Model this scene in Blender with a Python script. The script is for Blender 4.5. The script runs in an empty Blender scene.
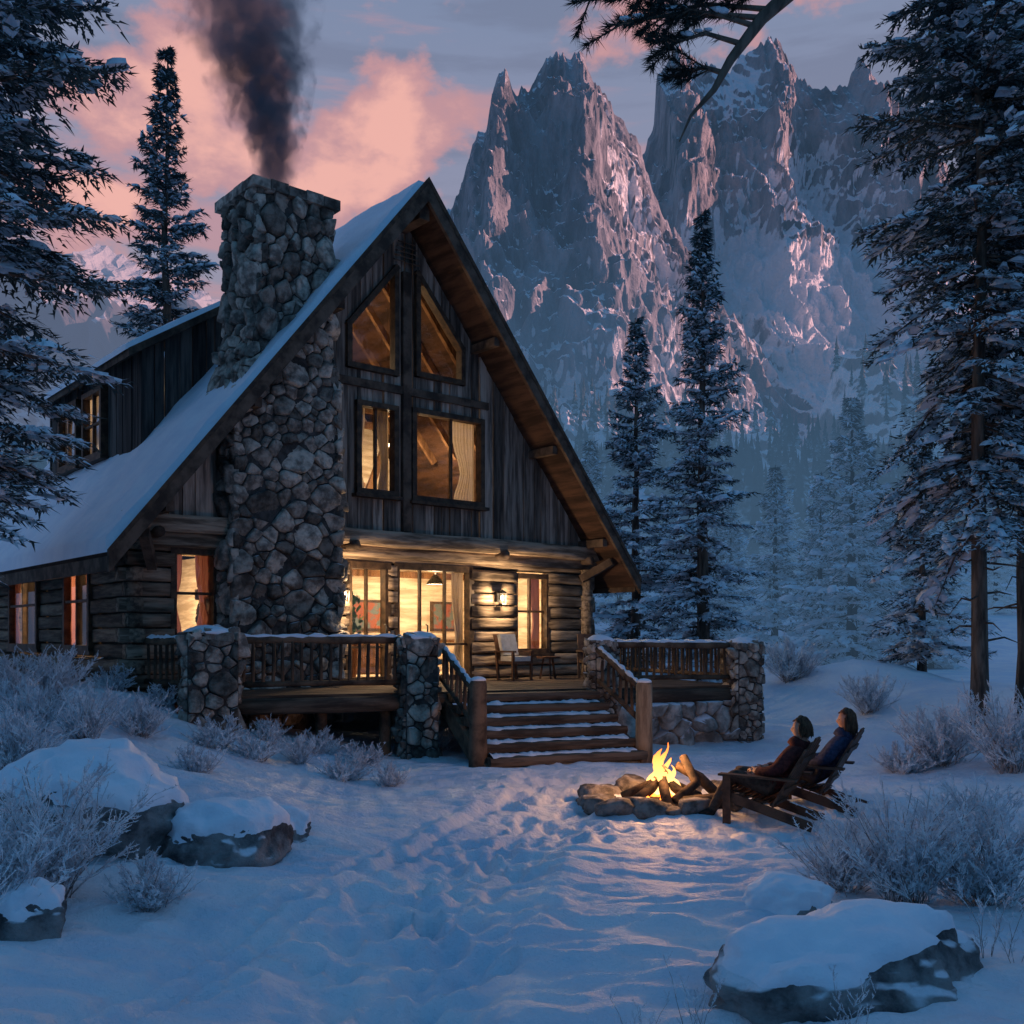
import bpy, bmesh, math, random
import numpy as np
from mathutils import Vector, Matrix
random.seed(7); rng=np.random.default_rng(7)
scene=bpy.context.scene
scene.view_settings.view_transform='Standard'
C=scene.collection
F=1024*35/36; HY=635.0; CH=2.2
R_=math.radians
U=random.uniform
# ------------------------------------------------------------------ noise
_p=rng.permutation(256); _p=np.concatenate([_p,_p])
_g=rng.normal(size=(256,3)); _g/=np.linalg.norm(_g,axis=1)[:,None]
def pn(x,y,z):
    x,y,z=np.broadcast_arrays(np.asarray(x,float),np.asarray(y,float),np.asarray(z,float))
    xi=np.floor(x).astype(int); yi=np.floor(y).astype(int); zi=np.floor(z).astype(int)
    xf=x-xi; yf=y-yi; zf=z-zi
    fd=lambda t:t*t*t*(t*(t*6-15)+10)
    u=fd(xf);v=fd(yf);w=fd(zf)
    def gr(i,j,k,a,b,c):
        h=_p[(_p[(_p[i&255]+j)&255]+k)&255]
        g=_g[h]; return g[...,0]*a+g[...,1]*b+g[...,2]*c
    def lx(j,k,b,c):
        a0=gr(xi,j,k,xf,b,c); a1=gr(xi+1,j,k,xf-1,b,c); return a0+u*(a1-a0)
    def ly(k,c):
        a0=lx(yi,k,yf,c); a1=lx(yi+1,k,yf-1,c); return a0+v*(a1-a0)
    a0=ly(zi,zf); a1=ly(zi+1,zf-1)
    return (a0+w*(a1-a0))*1.5
def fbm(x,y,z,o=4):
    s=0;a=1;t=0
    for i in range(o):
        s=s+a*pn(x*2**i+i*17.3,y*2**i+i*5.1,z*2.0**i); t+=a; a*=.5
    return s/t
def ridged(x,y,z,o=3):
    s=0;a=1;t=0
    for i in range(o):
        s=s+a*(1-np.abs(pn(x*2**i+i*11.3,y*2**i+i*3.7,z*2.0**i))*1.6); t+=a; a*=.5
    return np.clip(s/t,0,1)
def ss(a):
    a=np.clip(a,0,1); return a*a*(3-2*a)
# ------------------------------------------------------------------ mesh builder
class MB:
    def __init__(s): s.v=[]; s.f=[]
    def add(s,vs,fs):
        n=len(s.v); s.v+=[tuple(v) for v in vs]; s.f+=[tuple(i+n for i in f) for f in fs]
    def box(s,x0,x1,y0,y1,z0,z1):
        s.add([(x0,y0,z0),(x1,y0,z0),(x1,y1,z0),(x0,y1,z0),(x0,y0,z1),(x1,y0,z1),(x1,y1,z1),(x0,y1,z1)],
              [(0,3,2,1),(4,5,6,7),(0,1,5,4),(1,2,6,5),(2,3,7,6),(3,0,4,7)])
    def beam(s,p,q,w,h,up=(0,0,1)):
        p=Vector(p);q=Vector(q);d=(q-p).normalized();up=Vector(up)
        sd=d.cross(up).normalized(); up=sd.cross(d).normalized()
        a=sd*w/2;b=up*h/2
        vs=[p-a-b,p+a-b,p+a+b,p-a+b,q-a-b,q+a-b,q+a+b,q-a+b]
        s.add(vs,[(0,3,2,1),(4,5,6,7),(0,1,5,4),(1,2,6,5),(2,3,7,6),(3,0,4,7)])
    def prism(s,poly,off):
        n=len(poly);off=Vector(off)
        vs=[Vector(p) for p in poly]+[Vector(p)+off for p in poly]
        s.add(vs,[tuple(range(n-1,-1,-1)),tuple(range(n,2*n))]+[(i,(i+1)%n,n+(i+1)%n,n+i) for i in range(n)])
    def tube(s,pts,rads,n=8,cap=True,jit=0,sq=0):
        pts=[Vector(p) for p in pts]
        if not hasattr(rads,'__len__'): rads=[rads]*len(pts)
        ref=None; vs=[]
        for i,p in enumerate(pts):
            d=(pts[min(i+1,len(pts)-1)]-pts[max(i-1,0)]).normalized()
            if ref is None:
                ref=Vector((0,0,1)) if abs(d.z)<.9 else Vector((1,0,0))
            a=d.cross(ref).normalized(); b=a.cross(d).normalized(); ref=b
            for k in range(n):
                t=2*math.pi*k/n; r=rads[i]*(1+(U(-jit,jit) if jit else 0))
                if sq: r*=1/max(abs(math.cos(t)),abs(math.sin(t)))**sq
                vs.append(p+a*math.cos(t)*r+b*math.sin(t)*r)
        fs=[]
        for i in range(len(pts)-1):
            for k in range(n):
                fs.append((i*n+k,i*n+(k+1)%n,(i+1)*n+(k+1)%n,(i+1)*n+k))
        if cap:
            fs.append(tuple(range(n-1,-1,-1))); fs.append(tuple((len(pts)-1)*n+k for k in range(n)))
        s.add(vs,fs)
    def build(s,name,mat,parent=None,smooth=False,recalc=False):
        me=bpy.data.meshes.new(name); me.from_pydata(s.v,[],s.f); me.update()
        if recalc:
            bm=bmesh.new(); bm.from_mesh(me); bmesh.ops.recalc_face_normals(bm,faces=bm.faces); bm.to_mesh(me); bm.free()
        if smooth: me.polygons.foreach_set('use_smooth',[True]*len(me.polygons))
        o=bpy.data.objects.new(name,me); C.objects.link(o)
        if mat: me.materials.append(mat)
        if parent: o.parent=parent
        return o
def tag(o,label=None,cat=None,group=None,kind=None):
    if label: o['label']=label
    if cat: o['category']=cat
    if group: o['group']=group
    if kind: o['kind']=kind
    return o
def thing(name,loc,rz,label,cat,group=None):
    o=bpy.data.objects.new(name,None); o.empty_display_size=.2; C.objects.link(o)
    o.location=loc; o.rotation_euler=(0,0,rz); return tag(o,label,cat,group)
def dup(root,loc,rz,sc=1,label=None,group=None,mats=None):
    r=root.copy(); C.objects.link(r); r.location=loc; r.rotation_euler=(0,0,rz); r.scale=(sc,)*3 if not hasattr(sc,'__len__') else sc
    if label: r['label']=label
    if group: r['group']=group
    for ch in list(root.children):
        c=ch.copy(); C.objects.link(c); c.parent=r
        if mats and c.type=='MESH':
            b=c.name.split('.')[0]
            if b in mats:
                c.material_slots[0].link='OBJECT'; c.material_slots[0].material=mats[b]
        for g in ch.children:
            d=g.copy(); C.objects.link(d); d.parent=c
    return r
# ------------------------------------------------------------------ materials
def mk(name):
    m=bpy.data.materials.new(name); m.use_nodes=True; m.node_tree.nodes.clear(); return m,m.node_tree
def nd(nt,t,ins=None,**kw):
    n=nt.nodes.new(t)
    for k,v in kw.items(): setattr(n,k,v)
    if ins:
        for k,v in ins.items(): n.inputs[k].default_value=v
    return n
def math_(nt,op,a,b=None,clamp=False):
    n=nt.nodes.new('ShaderNodeMath'); n.operation=op; n.use_clamp=clamp
    for i,x in enumerate((a,b)):
        if x is None: continue
        if hasattr(x,'links'): nt.links.new(x,n.inputs[i])
        else: n.inputs[i].default_value=x
    return n.outputs[0]
def maprange(nt,v,a,b,c,d):
    n=nt.nodes.new('ShaderNodeMapRange'); n.interpolation_type='SMOOTHSTEP'
    nt.links.new(v,n.inputs[0])
    for i,x in enumerate((a,b,c,d)): n.inputs[i+1].default_value=x
    return n.outputs[0]
def mixc(nt,f,a,b,bt='MIX'):
    n=nt.nodes.new('ShaderNodeMix'); n.data_type='RGBA'; n.blend_type=bt
    for i,x in ((0,f),(6,a),(7,b)):
        if hasattr(x,'links'): nt.links.new(x,n.inputs[i])
        else: n.inputs[i].default_value=x if i==0 else (*x,1)
    return n.outputs[2]
HAZE=(.085,.165,.285)  # bluish emission colour that paints aerial haze into distant materials
SNOWC=(.80,.84,.90)
def M(name,c1,c2,scale=(5,5,5),detail=4,island=0.,bump=.4,bdist=.02,bscale=None,rough=.85,snow=None,haze=0,hazez=None,hazec=HAZE,lo=.35,hi=.65,spec=.25,world=False,snown=3.0,snoww=.9,attr=None,bdet=5):
    m,nt=mk(name); L=nt.links.new
    out=nd(nt,'ShaderNodeOutputMaterial'); bs=nd(nt,'ShaderNodeBsdfPrincipled',{'Roughness':rough,'Specular IOR Level':spec})
    geo=nd(nt,'ShaderNodeNewGeometry'); tc=nd(nt,'ShaderNodeTexCoord')
    co=geo.outputs['Position'] if world else tc.outputs['Object']
    mp=nd(nt,'ShaderNodeMapping',{'Scale':scale}); L(co,mp.inputs[0])
    no=nd(nt,'ShaderNodeTexNoise',{'Scale':1.,'Detail':float(detail),'Roughness':.62}); L(mp.outputs[0],no.inputs['Vector'])
    if island:
        add=nd(nt,'ShaderNodeVectorMath',operation='ADD'); L(mp.outputs[0],add.inputs[0])
        ml=math_(nt,'MULTIPLY',geo.outputs['Random Per Island'],57.); L(ml,add.inputs[1]); L(add.outputs[0],no.inputs['Vector'])
    f=maprange(nt,no.outputs['Fac'],lo,hi,0,1)
    col=mixc(nt,f,c1,c2)
    if island:
        k=maprange(nt,geo.outputs['Random Per Island'],0,1,1-island,1+island*.6)
        hs=nd(nt,'ShaderNodeHueSaturation'); L(col,hs.inputs['Color']); L(k,hs.inputs['Value']); col=hs.outputs[0]
    if snow:
        sp=nd(nt,'ShaderNodeSeparateXYZ'); L(geo.outputs['Normal'],sp.inputs[0])
        n2=nd(nt,'ShaderNodeTexNoise',{'Scale':snown,'Detail':3.}); L(geo.outputs['Position'] if world else tc.outputs['Object'],n2.inputs['Vector'])
        s=math_(nt,'ADD',sp.outputs[2],math_(nt,'MULTIPLY',math_(nt,'SUBTRACT',n2.outputs['Fac'],.5),snoww))
        sf=maprange(nt,s,snow[0],snow[1],0,1); col=mixc(nt,sf,col,SNOWC)
    if attr:
        at_=nd(nt,'ShaderNodeAttribute',attribute_name=attr); n2=nd(nt,'ShaderNodeTexNoise',{'Scale':snown,'Detail':6.,'Roughness':.7}); L(co,n2.inputs['Vector'])
        s=math_(nt,'ADD',at_.outputs['Fac'],math_(nt,'MULTIPLY',math_(nt,'SUBTRACT',n2.outputs['Fac'],.5),snoww))
        col=mixc(nt,maprange(nt,s,.44,.56,0,1),col,SNOWC)
    L(col,bs.inputs['Base Color'])
    if bump:
        b=nd(nt,'ShaderNodeBump',{'Strength':bump,'Distance':bdist})
        if bscale:
            nb=nd(nt,'ShaderNodeTexNoise',{'Scale':bscale,'Detail':float(bdet),'Roughness':.65}); L(co,nb.inputs['Vector']); L(nb.outputs['Fac'],b.inputs['Height'])
        else: L(no.outputs['Fac'],b.inputs['Height'])
        L(b.outputs[0],bs.inputs['Normal'])
    sh=bs.outputs[0]
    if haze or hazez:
        em=nd(nt,'ShaderNodeEmission',{'Color':(*hazec,1)}); mx=nd(nt,'ShaderNodeMixShader')  # haze is painted on: emission blended over the surface shader
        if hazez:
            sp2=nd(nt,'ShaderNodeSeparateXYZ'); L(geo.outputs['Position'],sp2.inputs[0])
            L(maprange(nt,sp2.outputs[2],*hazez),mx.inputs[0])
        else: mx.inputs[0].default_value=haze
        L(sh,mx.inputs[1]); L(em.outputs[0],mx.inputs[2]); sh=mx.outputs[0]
    L(sh,out.inputs[0]); return m
def emis(name,c,s):
    m,nt=mk(name); o=nd(nt,'ShaderNodeOutputMaterial'); e=nd(nt,'ShaderNodeEmission',{'Color':(*c,1),'Strength':s}); nt.links.new(e.outputs[0],o.inputs[0]); return m
m_snow=M('snow',(.74,.79,.87),(.84,.87,.92),(1.5,1.5,1.5),bump=.6,bdist=.03,bscale=9.,rough=.6,spec=.35)
m_ground=M('snow_ground',(.67,.75,.86),(.86,.88,.91),(.8,.8,.8),bump=1.,bdist=.06,bscale=8.,rough=.5,spec=.4,world=True,bdet=7)
m_board=M('weathered_boards',(.10,.078,.064),(.40,.315,.25),(9,9,.7),island=.6,bump=.7,rough=.9)
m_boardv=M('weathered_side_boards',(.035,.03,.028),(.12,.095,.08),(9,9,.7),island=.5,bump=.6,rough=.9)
m_log=M('logs',(.12,.085,.06),(.42,.31,.22),(1.1,10,10),island=.45,bump=1.,bdist=.04,rough=.9)
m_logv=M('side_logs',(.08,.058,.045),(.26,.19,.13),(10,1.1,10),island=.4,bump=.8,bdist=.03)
m_timber=M('dark_timber',(.045,.03,.022),(.15,.10,.07),(2.5,2.5,2.5),island=.3,bump=.5)
m_rail=M('railing_timber',(.05,.033,.023),(.19,.12,.075),(3,3,3),island=.3,bump=.5)
m_roof=M('roof_wood',(.03,.016,.011),(.10,.05,.031),(7,.6,.6),bump=.4)
m_frame=M('window_frame_wood',(.035,.022,.015),(.1,.06,.035),(6,6,6),island=.2,bump=.3,rough=.6)
m_chink=M('chinking',(.1,.085,.07),(.2,.17,.14),(6,6,6))
m_stone=M('field_stone',(.13,.11,.092),(.54,.455,.37),(4.5,4.5,4.5),detail=7,island=.62,bump=1.,bdist=.06,bscale=8.,bdet=8,rough=.95,snow=(.85,1.1))
m_pale=M('pale_base_rock',(.20,.185,.165),(.55,.5,.45),(3.5,3.5,3.5),detail=7,island=.4,bump=1.,bdist=.07,bscale=6.,bdet=8,rough=.95,snow=(.55,.8))
m_mortar=M('mortar',(.035,.033,.03),(.08,.075,.07),(8,8,8))
m_rock=M('granite',(.045,.045,.05),(.32,.31,.30),(2.6,2.6,2.6),detail=8,bump=1.,bdist=.12,bscale=3.8,bdet=8,rough=.95,snow=(.62,.9))
m_fstone=M('fire_stone_rock',(.05,.046,.042),(.26,.24,.22),(5,5,5),detail=6,bump=1.,bdist=.05,bscale=8.,bdet=7,rough=.95,snow=(.95,1.2))
m_step=M('step_wood',(.05,.035,.025),(.16,.11,.075),(1.2,8,8),island=.3,bump=.5)
m_int=M('interior_planks',(.46,.36,.25),(.78,.68,.54),(.9,.9,7),island=.15,bump=.4)
m_intwood=M('interior_wood',(.12,.06,.03),(.3,.165,.085),(6,6,.7),bump=.2)
m_bark=M('bark',(.045,.033,.026),(.19,.135,.10),(7,7,1.2),bump=1.,bdist=.05)
m_needle=M('needles',(.02,.038,.04),(.07,.10,.095),(3,3,3),detail=2,bump=0,snow=(-.12,.62),rough=.8,snown=1.6,snoww=1.2)
m_pneedle=M('pine_needles',(.012,.02,.018),(.03,.045,.04),(3,3,3),detail=2,bump=0,rough=.8)
m_fsnow=M('bough_snow',(.70,.76,.83),(.86,.89,.93),(3,3,3),detail=2,bump=.6,bdist=.05,bscale=12.,bdet=3)
m_frost=M('frosted_twigs',(.56,.59,.64),(.88,.90,.92),(4,4,4),detail=2,bump=0,rough=.8)
m_twig=M('shrub_stems',(.18,.155,.145),(.42,.40,.40),(5,5,5),detail=2,bump=0)
m_chairwood=M('stained_wood',(.05,.024,.014),(.14,.065,.037),(5,5,5),island=.2,bump=.2,rough=.6)
m_chairwood2=M('darker_stained_wood',(.035,.022,.018),(.11,.065,.045),(5,5,5),island=.2,bump=.2,rough=.6)
m_cush=M('cushion_cloth',(.55,.52,.47),(.68,.65,.6),(9,9,9),bump=.2)
m_metal=M('iron',(.02,.02,.02),(.05,.05,.05),(8,8,8),rough=.4,bump=.1)
m_burnt=M('charred_log',(.012,.01,.009),(.09,.06,.04),(6,6,6),bump=.8)
def glass():
    m,nt=mk('window_glass'); L=nt.links.new; o=nd(nt,'ShaderNodeOutputMaterial'); t=nd(nt,'ShaderNodeBsdfTransparent',{'Color':(.95,.94,.92,1)})
    g=nd(nt,'ShaderNodeBsdfGlossy',{'Roughness':.03}); x=nd(nt,'ShaderNodeMixShader'); fr=nd(nt,'ShaderNodeFresnel',{'IOR':1.75})
    L(fr.outputs[0],x.inputs[0]); L(t.outputs[0],x.inputs[1]); L(g.outputs[0],x.inputs[2]); L(x.outputs[0],o.inputs[0]); return m
m_glass=glass()
def curtain_m(name,a_,b_):
    m,nt=mk(name); L=nt.links.new; o=nd(nt,'ShaderNodeOutputMaterial'); a=nd(nt,'ShaderNodeBsdfDiffuse',{'Color':(*a_,1)}); b=nd(nt,'ShaderNodeBsdfTranslucent',{'Color':(*b_,1)})
    x=nd(nt,'ShaderNodeMixShader',{0:.5}); L(a.outputs[0],x.inputs[1]); L(b.outputs[0],x.inputs[2]); L(x.outputs[0],o.inputs[0]); return m
m_curt=curtain_m('curtain_cloth',(.6,.53,.44),(.42,.34,.26)); m_curt2=curtain_m('red_curtain_cloth',(.55,.30,.24),(.40,.17,.12))
m_lampglow=emis('lamp_glow',(1,.70,.40),9.)
# ------------------------------------------------------------------ camera, world, sun
cam=bpy.data.cameras.new('camera'); co=bpy.data.objects.new('camera',cam); C.objects.link(co)
co.location=(0,0,CH); co.rotation_euler=(R_(90),0,0); cam.lens=35; cam.sensor_width=36; cam.shift_y=(HY-512)/1024; cam.clip_end=6000; cam.clip_start=.1
scene.camera=co
sund=Vector((-.955,.15,-.19)).normalized()
sl=bpy.data.lights.new('sun','SUN'); so=bpy.data.objects.new('sun',sl); C.objects.link(so)
so.rotation_euler=sund.to_track_quat('-Z','Y').to_euler(); sl.energy=8; sl.angle=R_(.5); sl.color=(1,.47,.39)
w=bpy.data.worlds.new('World'); scene.world=w; w.use_nodes=True; nt=w.node_tree; nt.nodes.clear(); L=nt.links.new
wo=nd(nt,'ShaderNodeOutputWorld'); bg=nd(nt,'ShaderNodeBackground',{'Strength':1.}); L(bg.outputs[0],wo.inputs[0])
tc=nd(nt,'ShaderNodeTexCoord'); sp=nd(nt,'ShaderNodeSeparateXYZ'); L(tc.outputs['Generated'],sp.inputs[0])
cr=nd(nt,'ShaderNodeValToRGB'); L(sp.outputs[2],cr.inputs[0]); e=cr.color_ramp.elements
e[0].position=0; e[0].color=(.18,.19,.28,1); e[1].position=1; e[1].color=(.05,.215,.45,1)
for p,c in ((.22,(.33,.28,.35)),(.42,(.25,.265,.38)),(.56,(.19,.245,.38)),(.7,(.062,.215,.44))):
    x=e.new(p); x.color=(*c,1)
mp=nd(nt,'ShaderNodeMapping',{'Scale':(2.6,2.6,4.4),'Location':(.35,.2,.1)}); L(tc.outputs['Generated'],mp.inputs[0])
n1=nd(nt,'ShaderNodeTexNoise',{'Scale':3.6,'Detail':10.,'Roughness':.55,'Distortion':.1}); L(mp.outputs[0],n1.inputs['Vector'])
mp2=nd(nt,'ShaderNodeMapping',{'Scale':(1.5,1.5,11.),'Location':(3.1,1.2,2.1),'Rotation':(0,.12,0)}); L(tc.outputs['Generated'],mp2.inputs[0])
n2=nd(nt,'ShaderNodeTexNoise',{'Scale':1.9,'Detail':8.,'Roughness':.55}); L(mp2.outputs[0],n2.inputs['Vector'])
front=maprange(nt,sp.outputs[1],.2,.75,0,1)
bias=None
for px,py,s,a in ((215,120,.10,.16),(290,150,.10,.16),(415,150,.095,.19),(375,135,.07,.11),(85,110,.12,.15),(120,215,.13,.15),(340,185,.11,.13),(860,60,.16,.10),(430,20,.12,.08)):
    d=Vector(((px-512)/F,1,(HY-py)/F)).normalized(); vm=nd(nt,'ShaderNodeVectorMath',operation='DISTANCE'); L(tc.outputs['Generated'],vm.inputs[0]); vm.inputs[1].default_value=d
    q=maprange(nt,vm.outputs['Value'],s,0,0,a); bias=q if bias is None else math_(nt,'ADD',bias,q)
nf=math_(nt,'ADD',n1.outputs['Fac'],bias)
pk=math_(nt,'MULTIPLY',maprange(nt,nf,.55,.65,0,1),front)
pk2=math_(nt,'MULTIPLY',maprange(nt,nf,.63,.79,0,1),front)
dk=math_(nt,'MULTIPLY',maprange(nt,n2.outputs['Fac'],.48,.38,0,.45),front)
stk=math_(nt,'MULTIPLY',maprange(nt,n2.outputs['Fac'],.50,.62,0,.85),front)
c=mixc(nt,dk,cr.outputs[0],(.15,.17,.26)); c=mixc(nt,stk,c,(.50,.275,.31)); c=mixc(nt,pk,c,(.52,.28,.305)); c=mixc(nt,pk2,c,(.84,.43,.37))
c=mixc(nt,maprange(nt,sp.outputs[1],-.4,.3,1,0),c,(.03,.145,.33))
sky=nd(nt,'ShaderNodeTexSky',sky_type='NISHITA'); sky.sun_disc=False; sky.sun_elevation=R_(11); sky.sun_rotation=math.atan2(-sund.x,-sund.y)
c=mixc(nt,.012,c,sky.outputs[0],'ADD'); L(c,bg.inputs[0])
# ------------------------------------------------------------------ house frame
AL=math.atan2(8.0,9.44); cA,sA=math.cos(AL),math.sin(AL)
HO=Vector((-1.71,20.0,0))
def h2w(u,v,z=0): return Vector((HO.x+u*cA-v*sA,HO.y+u*sA+v*cA,z))
DA=math.atan2(.375,.927); cD,sD=math.cos(DA),math.sin(DA); DO=Vector((-1.62,17.05,0))
# ------------------------------------------------------------------ ground
dents=[]
for i in range(210):
    y=U(4.6,15.2); xc=-1.2+(y-4)*.19+math.sin(y*.5)*.15
    dents.append((xc+random.gauss(0,.45),y,U(.08,.14),U(.03,.08)))
for i in range(80): dents.append((U(.8,4.2),U(10.4,13.6),U(.08,.14),U(.02,.06)))
mounds=[(8.6,25,2.6,1.8,.95),(6.2,27,2.2,1.6,.6),(11.5,22,3,2,.5),(2.0,7.6,.9,.6,.16),(-3.6,8.6,1.8,1.2,.22),(3.2,6.2,1.5,.9,.12),(-4.4,11.0,1.7,1.0,.38),(-2.9,10.5,1.0,.8,.2),(6.2,17.6,1.1,.8,.32)]
def ground(x,y):
    x=np.asarray(x,float); y=np.asarray(y,float)
    z=.15*ss((y-9)/6)+1.2*ss((-x-1.8)/5.5)*ss((y-8)/6)+.4*ss((x-5)/5)*ss((y-11)/6)+.25*ss((-x-2)/3)*ss((9-y)/3)
    for a,b,ra,rb,h in mounds: z=z+h*np.exp(-(((x-a)/ra)**2+((y-b)/rb)**2))
    far=ss((np.hypot(x,y)-30)/60); nr=1-far
    wx=x+.5*fbm(x/1.6,y/1.6,7.7,2); wy=y+.25*fbm(x/1.1,y/1.1,3.1,2)
    z=z+.24*fbm(x/4.5,y/4.5,.3,3)+nr*(.085*fbm(wx/1.5+.35*y,y/.85,1.7,3)+.06*(ridged(wx/1.25+.55*wy,wy/.46,5.2,2)-.5)+.042*(ridged(wx/.6+.9*wy,wy/.20,6.2,1)-.5)+.016*fbm(x/.24,y/.15,4.7,2))
    z=z+far*2.5*fbm(x/60,y/60,9.1,4)
    d=x-(-1.2+(y-4)*.19+np.sin(y*.5)*.15)
    e=np.exp(-(d/.7)**4)*ss((16-y)/1.5)
    z=z-.09*e+.04*np.exp(-((np.abs(d)-.85)/.2)**2)*ss((16-y)/1.5)+.045*e*fbm(x/.22,y/.2,2.2,2)
    for k in (0,.3):
        dd=(x+2.4+k)-(y-5)*.30-.1*np.sin(y); z=z-.06*np.exp(-(dd/.075)**4)*ss((13.5-y)/3)
    for a,b,r,h in dents:
        q=((x-a)**2+((y-b)*.75)**2)/(r*r); m=q<9
        if m.any(): z=np.where(m,z-h*np.exp(-q*q)+.35*h*np.exp(-(np.sqrt(q)-1.45)**2*6),z)
    z=z+45*ss((y-48)/255)
    z=z+95*ss((x-130)/130)*ss((330-y)/110)*ss((y+600)/150)  # ridge out of view at right, added to keep the low sun off the foreground
    rx=x-HO.x; ry=y-HO.y; u=rx*cA+ry*sA; v=-rx*sA+ry*cA
    z=np.where((np.abs(u)<5.6)&(v>.9)&(v<12.6),np.minimum(z,.85),z)
    rx=x-DO.x; ry=y-DO.y; s=rx*cD+ry*sD; n=-rx*sD+ry*cD
    z=np.where((s>-3.9)&(s<6.9)&(n>.15)&(n<6),np.minimum(z,.75-.5*ss((s+4)/4)),z)
    return z
def gz(x,y): return float(ground(np.array([x]),np.array([y]))[0])
def onground(px,py,ymin=3.6,ymax=60):
    Y=np.arange(ymin,ymax,.05); X=(px-512)/F*Y; g=ground(X,Y); q=HY-(g-CH)/Y*F
    i=np.argmax(q<=py)
    if q[i]>py: i=len(Y)-1
    return Vector((X[i],Y[i],g[i]))
def geom(a,b,d0,r):
    out=[];x=a;d=d0
    while x<b: d*=r; x+=d; out.append(x)
    return np.array(out)
xr=np.arange(-7.5,7.51,.05); g1=geom(7.5,1600,.055,1.1)
xs=np.concatenate([-g1[::-1],xr,g1])
yr=np.arange(3.4,16.5,.045); ys=np.concatenate([3.4-geom(0,800,.15,1.22)[::-1],yr,geom(16.5,1600,.06,1.06)])
XX,YY=np.meshgrid(xs,ys); ZZ=ground(XX,YY)
def gridmesh(name,XX,YY,ZZ,mat,smooth=True,attr=None):
    r,c=XX.shape; co=np.stack([XX,YY,ZZ],-1).reshape(-1,3)
    idx=np.arange(r*c).reshape(r,c)
    q=np.stack([idx[:-1,:-1],idx[:-1,1:],idx[1:,1:],idx[1:,:-1]],-1).reshape(-1,4)
    me=bpy.data.meshes.new(name); me.vertices.add(len(co)); me.vertices.foreach_set('co',co.ravel())
    me.loops.add(q.size); me.loops.foreach_set('vertex_index',q.ravel())
    me.polygons.add(len(q)); me.polygons.foreach_set('loop_start',np.arange(0,q.size,4))
    me.update(calc_edges=True); me.validate()
    me.polygons.foreach_set('use_smooth',[smooth]*len(me.polygons))
    if attr is not None:
        a=me.attributes.new('snowfall','FLOAT','POINT'); a.data.foreach_set('value',attr.ravel().astype(np.float32))
    me.materials.append(mat); o=bpy.data.objects.new(name,me); C.objects.link(o); return o
tag(gridmesh('snow_ground',XX,YY,ZZ,m_ground),'trampled blue snow in front of the cabin','snow',kind='structure')
# ------------------------------------------------------------------ mountains
m_mt=M('mountain_rock',(.075,.088,.115),(.34,.355,.40),(.06,.06,.03),detail=8,bump=1.,bdist=5.,bscale=.16,bdet=7,rough=.95,haze=1,hazez=(50,200,.46,.20),world=True,attr='snowfall',snown=.14,snoww=.7)  # valley haze painted into these rock materials, stronger lower down
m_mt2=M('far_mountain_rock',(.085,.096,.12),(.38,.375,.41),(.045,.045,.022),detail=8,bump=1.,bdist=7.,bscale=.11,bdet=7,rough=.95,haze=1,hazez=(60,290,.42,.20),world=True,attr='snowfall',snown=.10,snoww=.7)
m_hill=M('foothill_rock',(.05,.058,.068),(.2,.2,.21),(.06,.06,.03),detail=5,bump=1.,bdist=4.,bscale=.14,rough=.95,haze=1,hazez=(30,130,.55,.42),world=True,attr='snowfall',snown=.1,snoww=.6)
m_ridge=M('far_ridge_rock',(.1,.1,.11),(.2,.19,.2),(.03,.03,.03),bump=1.,bdist=6.,bscale=.06,haze=.7,world=True,hazec=(.13,.17,.27),attr='snowfall',snown=.03)  # constant share of bluish emission paints the distance haze
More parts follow.
